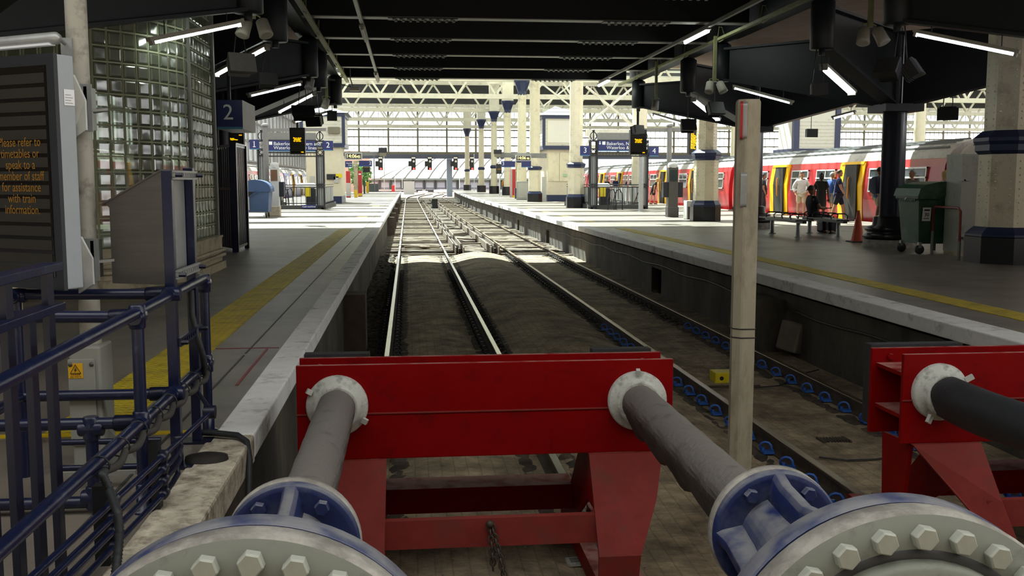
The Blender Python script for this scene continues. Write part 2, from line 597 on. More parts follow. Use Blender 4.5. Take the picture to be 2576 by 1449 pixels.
# track bed: paving in the near half, gravel beyond
def hump(x, y):
    z = ZB
    if 1.35 < x < 3.15:
        z += .16*sin(pi*(x-1.35)/1.8)*min(1, max(0, (y-6)/8))
    if -.2 < x < 1.1:
        z += .05*sin(pi*(x+.2)/1.3)
    return z
def bed(y0, y1, ny, x0, x1, nx, rough):
    mb = MB()
    vs = []
    for j in range(ny+1):
        for i in range(nx+1):
            x, y = x0+(x1-x0)*i/nx, y0+(y1-y0)*j/ny
            z = hump(x, y) if rough < .02 else ZB+.035
            z += rough*noise.noise(V((x*2.3, y*1.4, 0)))+rough*.6*noise.noise(V((x*6, y*5, 3)))
            vs.append((x, y, z))
    mb.add(vs, [(j*(nx+1)+i, j*(nx+1)+i+1, (j+1)*(nx+1)+i+1, (j+1)*(nx+1)+i) for j in range(ny) for i in range(nx)], True)
    return mb
struct(bed(.6, 32.5, 110, -.94, 5.41, 48, .006).build('floor_paving', M_track))
struct(bed(32.4, 95, 190, -.94, 6.2, 40, .045).build('floor_gravel', M_ballast))
struct(MB().box(-30, 130, 94, 420, -1.3, ZB-.02).build('floor_far_gravel', M_ballast))
struct(MB().box(15.9, 90, -9, 94, -1.4, ZB).build('floor_far_track', M_ballast))
struct(MB().box(-16, -10, -9, 132, -1.4, ZB).build('floor_near_track', M_ballast))
def earth(x0, x1, y0, y1, hgt, seed):
    nx, ny = max(4, int((x1-x0)/.05)), int((y1-y0)/.09)
    vs = []
    for j in range(ny+1):
        for i in range(nx+1):
            x, y = x0+(x1-x0)*i/nx, y0+(y1-y0)*j/ny
            e = sin(pi*min(1, max(0, i/nx)))**.5 if x0 > -.8 else min(1, (nx-i)/2)
            z = hump(x, y)-.02+e*(hgt+hgt*1.1*noise.noise(V((x*9, y*6, seed)))+hgt*.7*noise.noise(V((x*22, y*17, seed))))
            vs.append((x, y, z))
    return MB().add(vs, [(j*(nx+1)+i, j*(nx+1)+i+1, (j+1)*(nx+1)+i+1, (j+1)*(nx+1)+i) for j in range(ny) for i in range(nx)], True)
M_earth = mat('black_earth', '#584c3d', .95, var=.45, scale=14, bump=1., bscale=40, dirt='#342c23', damt=.6, dscale=4.)
struct(earth(-.93, -.40, 7, 33, .055, 1).build('floor_earth', M_earth))
for k, (x0, x1) in enumerate(((-.22, .02), (.90, 1.12), (1.28, 1.50), (3.02, 3.24), (4.42, 4.66))):
    struct(earth(x0, x1, 6.5, 33, .028, k+3).build('floor_earth', M_earth))
# loose dark debris beside the first rail
d = MB()
for k in range(420):
    y = random.uniform(9, 33)
    x = random.uniform(-.87, -.42)
    r = random.uniform(.012, .05)
    d.cbox((x, y, ZB+r*.5), r*2, r*1.6, r*1.3, random.uniform(0, 3))
o = d.build('debris', M_debris)
o['kind'] = 'stuff'
tag(o, 'dark crumbled debris lying between the white-edged platform and the first rail', 'debris')
d = MB()
pal = 0
for k in range(520):
    y = 9+29*random.random()**1.5
    x = random.uniform(-.9, 5.2)
    if min(abs(x-q) for q in (-.306, 1.198, 3.32, 4.74)) < .1:
        continue
    r = random.uniform(.003, .009)
    d.cbox((x, y-3.5, hump(x, y)+r*.5+.01), r*2.2, r*1.4, r, random.uniform(0, 3))
o = d.build('litter', M_midgrey)
o['kind'] = 'stuff'
tag(o, 'tiny pale scraps of litter scattered over the paved track bed', 'litter')

# ------------------------------------------------------------------ rails
def rail_path(x0, wig, y0, ye):
    pts = []
    ys = [y0, 8, 16, 24, 34, 50, 70, 95, 120, 132, 140, 148, 156, 165, 175, 185, 195, 205, 215, 225, 240]
    for y in ys:
        if y < y0 or y > ye:
            continue
        dx = 0
        if y > 132:
            t = (y-132)/100
            dx = wig*(2.9*math.exp(-((y-194)/26)**2)+1.1*t)
        pts.append((x0+dx, y))
    return pts
PROF_BODY = [(-.07, 0), (.07, 0), (.07, .012), (.012, .03), (.012, .105), (.034, .12), (.036, .145), (-.036, .145), (-.034, .12), (-.012, .105), (-.012, .03), (-.07, .012)]
def rail(label, x0, y0=4., ye=226, top=None):
    p = rail_path(x0, 1, y0, ye)
    t = thing('rail', label, 'rail', (x0, y0, ZB))
    MB().loft([[(x+a, y, ZB+b) for a, b in PROF_BODY] for x, y in p], smooth=False).build('rail_body', M_railside, t)
    MB().loft([[(x+a, y, z) for a, z in ((-.034, ZT-.006), (.034, ZT-.006), (.03, ZT), (-.03, ZT))] for x, y in p], smooth=False).build('running_surface', top or M_railtop, t)
    return t
M_railtop2 = mat('rail_brown_top', '#8d7a62', .35, .8, var=.2, scale=3)
RAILS = [rail('polished rail nearest the left platform edge', -.306, 2.0),
         rail('polished rail of the left track, beside the bare middle ground', 1.198, 2.0),
         rail('brown rail with blue clips, left one of the right-hand track', 3.325, 2.0, top=M_railtop2),
         rail('brown rail with blue clips, running along the right platform wall', 4.74, 2.0, top=M_railtop2)]
M_clipblue = mat('clip_blue', '#2f5fb0', .4, var=.1)
M_clipblack = mat('clip_black', '#1b1b1c', .55, var=.2)
def clip_mesh():
    mb = MB()
    mb.box(-.05, .05, -.05, .05, 0, .02)
    mb.tube([(-.045, -.02, .025)]+[(.012+.046*cos(w), -.02+.012*i, .055+.044*sin(w)) for i, w in enumerate([pi*1.1-i*pi*1.5/7 for i in range(8)])], .0115, 6)
    mb.cyl((.03, .03, 0), (.03, .03, .045), .016, n=6)
    return mb
def clips(rl, x0, sides, m, ya, yb, step):
    proto = None
    n = int((yb-ya)/step)
    for k in range(n):
        for sd in sides:
            p = V((x0+sd*.115, ya+k*step, ZB+.015))
            if proto is None:
                mb = clip_mesh()
                mb.v = [V((-q.x*sd*-1 if sd > 0 else -q.x, q.y, q.z))+BASE[rl.name] for q in mb.v]
                c = mb.build('rail_clip', m, rl)
                proto, psd = c, sd
            else:
                c = proto.copy()
                COL.objects.link(c)
                c.parent = rl
            c.location = p-BASE[rl.name]
            if sd != psd:
                c.rotation_euler = (0, 0, pi)
clips(RAILS[0], -.306, (1, -1), M_clipblack, 9.5, 27, .36)
clips(RAILS[1], 1.198, (-1, 1), M_clipblack, 9.5, 27, .36)
M_cliprust = mat('clip_rust', '#33302d', .6, var=.2)
for i, x0 in ((2, 3.325), (3, 4.74)):
    clips(RAILS[i], x0, (-1,), M_clipblue, 6.0+i*.5-1, 16.5, .5)
    clips(RAILS[i], x0, (-1,), M_cliprust, 16.6, 33, .36)
# sleepers in the gravel
sp = None
for x0, lab in ((.446, 'weathered timber sleeper under the left track, in the gravel'), (4.03, 'weathered timber sleeper under the right-hand track, in the gravel')):
    for k in range(46):
        y = 32.9+k*.68
        if sp is None:
            sp = MB().box(-1.2+x0, 1.2+x0, y-.12, y+.12, ZB-.05, ZB+.02).build('sleeper', M_sleeper)
            sp.location = (x0, y, ZB+.0)
            c = sp
        else:
            c = copy_tree(sp, loc=(x0+random.uniform(-.03, .03), y, ZB-.008+random.uniform(-.022, .012)))
        tag(c, lab, 'sleeper', 'timber sleepers under the '+('left' if x0 < 2 else 'right-hand')+' track')
s = MB()
for x0 in (.446, 4.03):
    for k in range(90):
        y = 64.5+k*.7
        s.box(x0-1.2, x0+1.2, y-.12, y+.12, ZB-.05, ZB+.075)
o = s.build('sleeper_bed', M_sleeper)
o['kind'] = 'stuff'
tag(o, 'distant rows of sleepers fading into the far tracks', 'sleepers')
# conductor rails with guard boards
def guard(label, x, ya, yb, sx):
    t = thing('conductor_rail', label, 'conductor rail', (x, ya, ZB))
    MB().box(x-.035, x+.035, ya, yb, ZB+.1, ZB+.24).build('live_rail', M_railside, t)
    for dx in (-.13, .13):
        b = MB()
        y = ya-.2
        while y < yb:
            b.box(x+dx-.018, x+dx+.018, y, min(y+5.9, yb), ZB+.06, ZB+.30)
            y += 6
        b.build('guard_board', M_sleeper, t)
    for k in range(int((yb-ya)/3)):
        MB().box(x-.17, x+.17, ya+k*3+1, ya+k*3+1.12, ZB, ZB+.1).build('board_bracket', M_darkgrey, t)
guard('boarded conductor rail alongside the left track', 1.68, 32.8, 128, 1)
guard('boarded conductor rail beside the right-hand track, ending at the paving', 2.86, 32.9, 132, 1)
for i, (x, y, z, lx, ly, rz, lab) in enumerate(((.3, 35.6, 0, .9, .16, .1, 'loose pale plank lying across the left track'), (.75, 35.3, 0, .7, .14, -.3, 'short loose plank beside the longer one on the left track'),
        (2.25, 40.5, 0, .2, 1.6, .5, 'grey board lying in gravel between the conductor rails'), (2.1, 44.5, 0, .2, 1.3, -.7, 'second grey board lying farther along between the conductor rails'),
        (2.4, 37.3, 0, 1.3, .16, .25, 'timber baulk lying just past the paving between the tracks'),
        (.15, 36.1, 0, .16, 1.2, .9, 'pale slat, upper left of the loose planks on the left track'), (.55, 36.3, 0, .16, 1.1, 1.0, 'pale slat in the middle of the loose planks on the left track'), (.9, 36.0, 0, .16, 1.0, 1.15, 'pale slat, right of the loose planks on the left track'), (2.2, 52, 0, .2, 1.5, -.3, 'grey board lying far along between the conductor rails'))):
    tag(MB().cbox((x, y, ZB+.13), lx, ly, .05, rz).build('loose_board', M_sleeper), lab, 'board')
# the little flat-topped post between the tracks
p = at(1094, 524, Z=-1.03)
t = thing('track_post', 'dark post with a flat square cap standing between the tracks far down', 'post', p)
MB().cbox(p+V((0, 0, .42)), .5, .5, .84).build('post_body', M_iron, t)
MB().cbox(p+V((0, 0, .9)), 1.25, 1.0, .12).build('post_cap', M_lightgrey, t)

# piers under the left coping
for px, py, lab in ((966, 594, 'dark square pier under the left platform edge, first past the shade'), (975, 578, 'dark square pier under the left platform edge, second past the shade'), (984, 560, 'dark square pier under the left platform edge, third past the shade'),
                    (990, 540, 'small dark pier under the left platform edge farthest along'), (800, 885, 'broad dark pier by the left platform edge just past the red buffer beam')):
    p = at(px, py, Z=-1.05)
    tag(MB().box(-.93, -.62, p.y-.25, p.y+.25, ZB-.02, -.2).build('pier', mat('pier_brown', '#4a3e33', .85, var=.3, bump=.2)), lab, 'pier')
# dark block piers by the right wall and loose stone
p = at(2010, 870, Z=-1.05)
tag(MB().box(5.02, 5.395, p.y-.45, p.y+.45, ZB-.02, -.3).build('buttress', M_wallconc), 'low block buttress against the right platform wall', 'buttress')
p = at(2075, 885, Z=-1.0)
mb = MB().cbox((0, 0, .21), .52, .36, .42, .5)
mb.rot(Matrix.Rotation(.22, 3, 'Y')).move(p+V((-.42, 0, .0)))
tag(mb.build('concrete_block', mat('block_dark', '#6b645a', .9, var=.2, bump=.3), bevel=.03), 'tilted concrete block lying below the right platform edge', 'block')

# ------------------------------------------------------------------ canopy over the near half
YOP = 3.6                       # open gap behind this stands in for a glass roof, sized for light
struct(MB().box(-12.2, 30, -10, -1.2, 6.9, 7.1).build('ceiling_light_block', M_lightgrey))  # unseen lid added to shut out light from behind
ceil = MB().box(-2.4, 7.6, YOP, 33.6, 5.5, 5.6)
struct(ceil.build('ceiling', M_black))
struct(MB().box(7.6, 19, YOP, 33.6, 5.6, 5.7).build('ceiling_right', M_black))
struct(MB().box(-12, -2.4, YOP, 33.6, 5.6, 5.7).build('ceiling_left', M_black))
def corrug(x0, x1, y0, y1, z, n):
    mb = MB()
    prof = []
    for i in range(n*4+1):
        prof.append((y0+(y1-y0)*i/(n*4), z+(.0, .035, .035, 0)[i % 4]))
    vs = [(x0, y, zz) for y, zz in prof]+[(x1, y, zz) for y, zz in prof]
    k = len(prof)
    return mb.add(vs, [(i, i+1, k+i+1, k+i) for i in range(k-1)])
struct(corrug(7.6, 18.9, 4, 33.5, 5.2, 190).build('ceiling_corrugated_right', M_corr))
struct(corrug(-11.9, -2.4, 4, 33.5, 5.2, 190).build('ceiling_corrugated_left', M_corr))
BEAMY = [33.3-3.03*k for k in range(10)]
names = ['farthest', 'second from the bright end', 'third from the bright end', 'fourth from the bright end', 'fifth from the bright end', 'sixth from the bright end']
M_flangegrey = mat('beam_flange', '#8b8b84', .5, var=.1, scale=3)  # lighter than the black web: light on the flange underside put into colour
for k, y in enumerate(BEAMY):
    lab = 'black steel roof beam spanning the two tracks, '+(names[k] if k < 6 else 'number %d from the bright end, overhead' % (k+1))
    t = thing('roof_beam', lab, 'beam', (2.6, y, 4.75))
    MB().box(-2.12, 7.32, y-.015, y+.015, 4.77, 5.5).build('web', M_black, t)
    MB().box(-2.12, 7.32, y-.15, y+.15, 4.75, 4.77).build('flange', M_flangegrey, t)
    for x in (.35, 4.85):
        b = MB()
        b.box(x-.72, x+.72, y-.15, y+.15, 4.735, 4.749)
        b.build('splice_plate', M_black, t)
        b = MB()
        for i in range(9):
            for j in (-.1, .1):
                b.cyl((x-.6+i*.15+(.04 if j > 0 else 0), y+j, 4.734), (x-.6+i*.15+(.04 if j > 0 else 0), y+j, 4.70), .032, n=8)
        b.build('bolts', M_flangegrey, t)
for sx, nm in ((-2.3, 'left'), (7.5, 'right')):  # ---
    t = thing('edge_girder', 'black girder running along the %s platform under the roof beams' % nm, 'girder', (sx, 16, 4.7))
    MB().box(sx-.02, sx+.02, YOP, 33.5, 4.74, 5.49).build('web', M_blackg, t)
    MB().box(sx-.17, sx+.17, YOP, 33.5, 4.68, 4.735).build('flange', M_blackg, t)
    s = -1 if sx > 0 else 1
    tr = MB().box(sx+s*.38-.05, sx+s*.38+.05, 0, 33.4, 4.6, 4.66)
    t2 = thing('cable_tray', 'pale greenish cable tray along the %s roof girder' % nm, 'cable tray', (sx+s*.38, 16, 4.6))
    M_tray = mat('tray_green', '#8f9268', .6, var=.2, scale=4)
    tr.build('tray', M_tray, t2)
    for k in range(8):
        y = 11+k*2.8
        pts = [(sx+s*.38, y, 4.66), (sx+s*.41, y+.12, 4.86), (sx+s*.4, y+.35, 4.9), (sx+s*.38, y+.5, 4.7), (sx+s*.39, y+.35, 4.56), (sx+s*.38, y+.1, 4.58)]
        MB().tube(pts, .012, 5).build('cable_loop', M_tray, t2)
# light tracks under the beams
LX1, LX2 = at(950, 195, Z=4.66).x, at(1505, 209, Z=4.66).x
for x, nm in ((LX1, 'left'), (LX2, 'right')):
    tag(MB().box(x-.035, x+.035, 4, 33, 4.63, 4.7).build('lighting_trunking', M_flangegrey), 'thin straight lighting trunking under the roof beams, %s one' % nm, 'trunking')
def trunk_lamp(pa, pb, lit, lab):
    x = LX1 if pa[0] < 1200 else LX2
    a, b = at(*pa, X=x), at(*pb, X=x)
    y0, y1 = sorted((a.y, b.y))
    t = thing('hanging_lamp', lab, 'lamp', (x, (y0+y1)/2, 4.5))
    MB().box(x-.06, x+.06, y0, y1, 4.59, 4.63).build('lamp_housing', M_lampbody, t)
    MB().cyl((x, y0+.03, 4.56), (x, y1-.03, 4.56), .035, n=10).build('lamp_tube', M_tube if lit else M_lampbody, t)
trunk_lamp((1783, 62), (1723, 95), 1, 'lit batten lamp on the right trunking, the nearer one')
trunk_lamp((1532, 195), (1506, 209), 1, 'lit batten lamp at the far end of the right trunking')
trunk_lamp((910, 45), (920, 82), 0, 'unlit grey batten lamp on the left trunking, the nearer one')
trunk_lamp((945, 186), (951, 202), 0, 'unlit grey batten lamp at the far end of the left trunking')

# tree columns that carry the canopy
TREES = []
def tree(xc, yc, lab, base=True):
    t = thing('tree_column', lab, 'column', (xc, yc, 0))
    prof = [(.23, 0), (.23, 2.9)]
    n = 24
    rings = []
    for z in (0.5, 2.9):
        rings.append([(xc+(.235+.03*cos(4*a))*cos(a), yc+(.235+.03*cos(4*a))*sin(a), z) for a in [2*pi*i/48 for i in range(48)]])
    MB().loft(rings).build('shaft', M_navyd, t)
    MB().cyl((xc, yc, 3.0), (xc, yc, 4.6), .13, n=16).build('upper_shaft', M_navyd, t)
    MB().cbox((xc, yc, 2.94), .84, .84, .16).build('cap_plate', M_blackg, t)
    MB().lathe((xc, yc, 0), (0, 0, 1), [(.56, 0), (.56, .16)], 32).build('plinth', M_rim, t)
    MB().lathe((xc, yc, .16), (0, 0, 1), [(.5, 0), (.57, .04), (.57, .1), (.5, .13), (.48, .16), (.53, .2), (.52, .26), (.38, .3), (.36, .48), (.26, .5)], 32).build('base_moulding', M_plinth, t)
    for sx in (-1, 1):
        for sy in (-1, 1):
            dx, dy = xc+sx*2.9, yc+sy*2.9
            d = V((sx, sy, 0)).normalized()
            n = V((-d.y, d.x, 0))
            a, b = V((xc, yc, 0))+d*.15, V((dx, dy, 0))-d*.12
            mb = MB()
            poly = [a+UP*2.98, b+UP*3.8, b+UP*4.5, a+UP*4.5]
            mb.prism([p-n*.03 for p in poly], n*.06)
            mb.beam(a+UP*2.97, b+UP*3.79, .34, .05, up=n.cross(d) if 0 else UP)
            mb.beam(a+UP*4.5, b+UP*4.5, .34, .05, up=UP)
            mb.build('arm', M_blackg, t)
            MB().lathe((dx, dy, 3.76), (0, 0, 1), [(.06, -.1), (.06, 0), (.2, 0), (.215, .02), (.215, .84), (.16, .88), (.14, .89), (.14, .905)], 20).build('drum', M_blackg, t)
    TREES.append((xc, yc))
tree(10.35, 20.5, 'dark navy fluted column spreading into black arms, beside the green bin')
tree(10.38, 29.25, 'dark navy fluted column with black arms, behind the concrete post')
tree(10.3, 11.8, 'black arms of the canopy column overhead at the upper right corner')
tree(-5.12, 20.5, 'black canopy arms behind the platform sign and glass-block wall')
tree(-5.12, 28.85, 'black canopy arms farthest along over the left platform')
tree(-5.12, 11.8, 'black canopy arms over the departure board on the left')

# ------------------------------------------------------------------ main roof beyond
def truss(y, lab, x0=-14, x1=95, zb=9.55, zt=12.7, pitch=3.72):
    t = thing('roof_truss', lab, 'truss', (10, y, zb))
    MB().box(x0, x1, y-.2, y+.2, zt-.25, zt+.25).build('top_chord', M_white, t)
    MB().box(x0, x1, y-.2, y+.2, zb-.18, zb+.28).build('bottom_chord', M_white, t)
    b = MB()
    x = x0+.3
    k = 0
    while x < x1-pitch:
        b.beam((x, y, zb+.2), (x+pitch/2, y, zt-.2), .16, .2)
        b.beam((x+pitch/2, y, zt-.2), (x+pitch, y, zb+.2), .16, .2)
        x += pitch
    b.build('lattice', M_white, t)
TY = [63.3, 80.9, 97.8, 116.7, 134.6, 152.]
ordn = ['first', 'second', 'third', 'fourth', 'fifth', 'sixth']
for y, n in zip(TY, ordn):
    truss(y, 'white lattice roof truss across the tracks, %s beyond the dark canopy' % n)
# roof: grey boarded slopes and glazed strips on thin bars
RB = MB(); RG = MB(); RS = MB()
y = 36.5
k = 0
while y < 156:
    bw = 1.5 if y < 95 else 3.4  # near boards are out of view, sized to streak the sunlight below
    RB.box(-15, 96, y, y+bw, 14.2, 14.35)
    RG.box(-15, 96, y+bw, y+5.8, 14.24, 14.26)
    for q in range(1, 6):
        if bw+q*.8 < 5.7:
            RS.box(-15, 96, y+bw+q*.8-.06, y+bw+q*.8+.06, 14.15, 14.3)
    y += 5.8
struct(RB.build('roof_boarding', mat('roof_grey', '#6d7072', .7, var=.1, scale=1)))
struct(RG.build('roof_glazing', glass('roof_glass', '#e6eeee', .1, .1)))
struct(RS.build('roof_bars', M_white))
struct(MB().prism([(-15, 117.6, 13.1), (-15, 117.9, 13.1), (-15, 122.3, 10.7), (-15, 122, 10.7)], (111, 0, 0)).build('roof_slope', mat('roof_dark', '#4b4f52', .8, var=.12, scale=1)))
# end screen of glass
YS = 156.
sc = MB(); pane = MB(); lat = MB()
X0, X1 = -16, 115
for z, h in ((5.75, .35), (6.9, .16), (8.2, .14), (9.3, .18), (11.0, .14), (12.9, .3), (14.0, .3)):
    sc.box(X0, X1, YS-.12, YS+.12, z-h/2, z+h/2)
x = at(904, 420, Y=YS).x-4.5*3
while x < X1:
    sc.box(x-.13, x+.13, YS-.16, YS+.16, 5.6, 14.1)
    for q in range(1, 6):
        sc.box(x+q*.75-.025, x+q*.75+.025, YS-.04, YS+.04, 6.9, 14)
    for q in range(3):
        a = x+q*1.5
        lat.beam((a, YS, 5.95), (a+1.5, YS, 6.85), .05, .05)
        lat.beam((a, YS, 6.85), (a+1.5, YS, 5.95), .05, .05)
    x += 4.5
M_scr = mat('screen_frame', '#77725f', .6, var=.1)
t = thing('window_1', 'tall glazed end screen with thin glazing bars', 'window', (15, YS, 5.6))
del t['category'], t['label']
struct(t)
sc.build('window_frame', M_scr, t)
lat.build('lattice_rail', M_scr, t)
pane.quad((X0, YS+.02, 6.9), (X1, YS+.02, 6.9), (X1, YS+.02, 14), (X0, YS+.02, 14)).build('window_pane', glass('screen_glass', '#dde3ea', .08, .2, ('#e8ecf0', .35)), t)
# left side wall with tall windows beyond the left track
wl = MB(); wb = MB(); wp = MB()
for k in range(44):
    y = 22+k*3
    wl.box(-15.2, -14.9, y-.12, y+.12, 3.3, 12)
    for q in (.75, 1.5, 2.25):
        wl.box(-15.1, -15.0, y+q-.03, y+q+.03, 3.3, 12)
for z in (3.3, 5.2, 7.1, 9.2, 12):
    wl.box(-15.2, -14.9, 20, 155, z-.08, z+.08)
struct(MB().box(-15.4, -15, 15, 155, -1.3, 3.25).build('wall_left', mat('wall_brick_left', '#7a6a5c', .85, var=.2, scale=3)))
t = thing('window_2', '', '', (-15, 80, 3.2))
del t['category'], t['label']
struct(t)
wl.build('window_frame', M_midgrey, t)
wp.quad((-15.05, 20, 3.3), (-15.05, 155, 3.3), (-15.05, 155, 12), (-15.05, 20, 12)).build('window_pane', glass('wall_glass', '#e3e8ec', .08, .2, ('#e8ecf0', .35)), t)
# unseen concourse walls behind, added to hold back light; gap overhead stays open
struct(MB().box(-12.2, -11.9, -10, 33, 0, 5.6).build('wall_near_left', M_darkgrey))
struct(MB().box(-12, 30, -10.3, -10, 0, 7).build('wall_concourse', mat('concourse_wall', '#8a857a', .8, var=.1)))

# ------------------------------------------------------------------ light
W = bpy.data.worlds.new('world')
S.world = W
W.use_nodes = True
bg = W.node_tree.nodes['Background']
bg.inputs[0].default_value = (.97, .98, .97, 1)
bg.inputs[1].default_value = 1.15
sun = bpy.data.lights.new('sun', 'SUN')
sun.energy = 21.0
sun.angle = R(1.2)
sun.color = (1, .96, .88)
so = bpy.data.objects.new('sun', sun)
COL.objects.link(so)
az, el = R(-22), R(57)
dirn = V((sin(az)*cos(el), cos(az)*cos(el), sin(el)))
so.rotation_euler = dirn.to_track_quat('Z', 'Y').to_euler()
so.location = (0, 60, 40)
vs = S.view_settings
vs.view_transform = 'Standard'
vs.look = 'None'
vs.gamma = 1
vs.use_curve_mapping = False
vs.exposure = 1.15
S.cycles.max_bounces = 7
S.cycles.diffuse_bounces = 4
S.cycles.glossy_bounces = 3
S.cycles.transparent_max_bounces = 12
S.cycles.transmission_bounces = 4
S.cycles.caustics_reflective = False
S.cycles.caustics_refractive = False
S.cycles.sample_clamp_indirect = 6
# ------------------------------------------------------------------ buffer stops
def hexbolt(r, h):
    return MB().lathe((0, 0, 0), (0, -1, 0), [(r, 0), (r, h*.82), (r*.86, h)], 6, smooth=False, rot=.2)
def buffer_stop(cx, lab, left_leg, pads):
    t = thing('buffer_stop', lab, 'buffer stop', (cx, 5.8, ZB))
    x0, x1 = cx-1.085, cx+1.085
    f = MB().box(x0, x1, 5.6, 5.63, -.18, .368)
    f.build('front_plate', M_red, t, bevel=.004)
    MB().box(x0, x1, 5.593, 5.60, .083, .091).build('weld_seam', M_redfade, t)
    MB().box(x0-.02, x1+.02, 5.97, 6.0, -.2, .345).build('back_plate', M_red, t, bevel=.004)
    s = MB()
    for z in (.24, -.02):
        s.box(x0+.01, x1-.01, 5.63, 5.97, z-.012, z+.012)
    s.box(x0+.5, x0+.52, 5.63, 5.97, -.18, .24)
    s.box(x1-.52, x1-.5, 5.63, 5.97, -.18, .24)
    s.build('shelf_plate', M_red, t)
    for a, b in pads:
        MB().box(cx+a, cx+b, 6.0, 6.09, -.15, .362).build('rubbing_pad', M_rubber, t)
    for x in (x0+.1, x1-.1):
        p = V((x, 5.97, .29))
        o = hexbolt(.022, .018).move(p)
        o.build('plate_bolt', M_red, t)
    R1 = [(.585, -.18), (1.02, -.18), (.96, -.42), (.84, -.7), (.83, -.98), (.61, -.98)]
    R2 = [(.585, -.18), (1.02, -.18), (.68, -.62), (.5, -.79), (.44, -.79), (.53, -.5)]
    def ysl(z):
        return 5.57+(z+.18)*.5 if z > -.7 else 5.31+(-.7-z)*.2
    for sd in (-1, 1):
        poly = R2 if (sd < 0 and left_leg) else R1
        pts = [V((cx+sd*a, ysl(z), z)) for a, z in poly]
        if poly is R1:
            mid = MB()
            up, dn = pts[:4]+[V((cx+sd*.60, ysl(-.7), -.7))], [V((cx+sd*.60, ysl(-.7), -.7)), pts[3], pts[4], pts[5]]
            mid.prism(up, (0, .03, 0)).prism(dn, (0, .03, 0))
        else:
            mid = MB().prism(pts, (0, .03, 0))
        leg = mid.build('leg', M_redfade, t)
        b = MB()
        for a in (.62, .96 if not (sd < 0 and left_leg) else 1.0):
            x = cx+sd*a
            top = [V((x, 5.6, -.18)), V((x, 5.98, -.2)), V((x, 6.7, -.93)), V((x, 6.45, -.93)), V((x, 5.75, -.5)), V((x, 5.45, -.5))] if a < .7 else [V((x, 5.62, -.18)), V((x, 5.98, -.2)), V((x, 5.95, -.66)), V((x, 5.7, -.66))]
            b.prism([p-V((.012, 0, 0)) for p in top], (.024, 0, 0))
        b.build('brace_plate', M_red, t)
        ft = MB()
        xr = -.306 if (cx < 2 and sd < 0) else 1.198 if cx < 2 else 3.325 if sd < 0 else 4.74
        ft.box(xr-.14, xr-.045, 5.25, 6.8, ZB+.06, ZB+.18)
        ft.box(xr+.045, xr+.14, 5.25, 6.8, ZB+.06, ZB+.18)
        ft.build('rail_clamp', M_red, t)
    MB().box(cx-.62, cx+.62, 5.42, 5.47, -.655, -.49).build('cross_bar', M_redfade, t)
    r = MB()
    r.box(cx-.62, cx+.62, 6.3, 6.55, -.6, -.585)
    r.box(cx-.62, cx+.62, 6.3, 6.32, -.75, -.6)
    r.build('rear_cross_bar', M_red, t)
    return t
BS = buffer_stop(.447, 'red buffer stop with two grey rams on the left track in front', False, ((-1.08, -.69), (.68, 1.05)))
BS2 = buffer_stop(4.03, 'red buffer stop on the right-hand track, cut by the picture edge', True, ((-1.1, -.48), (.5, 1.05)))

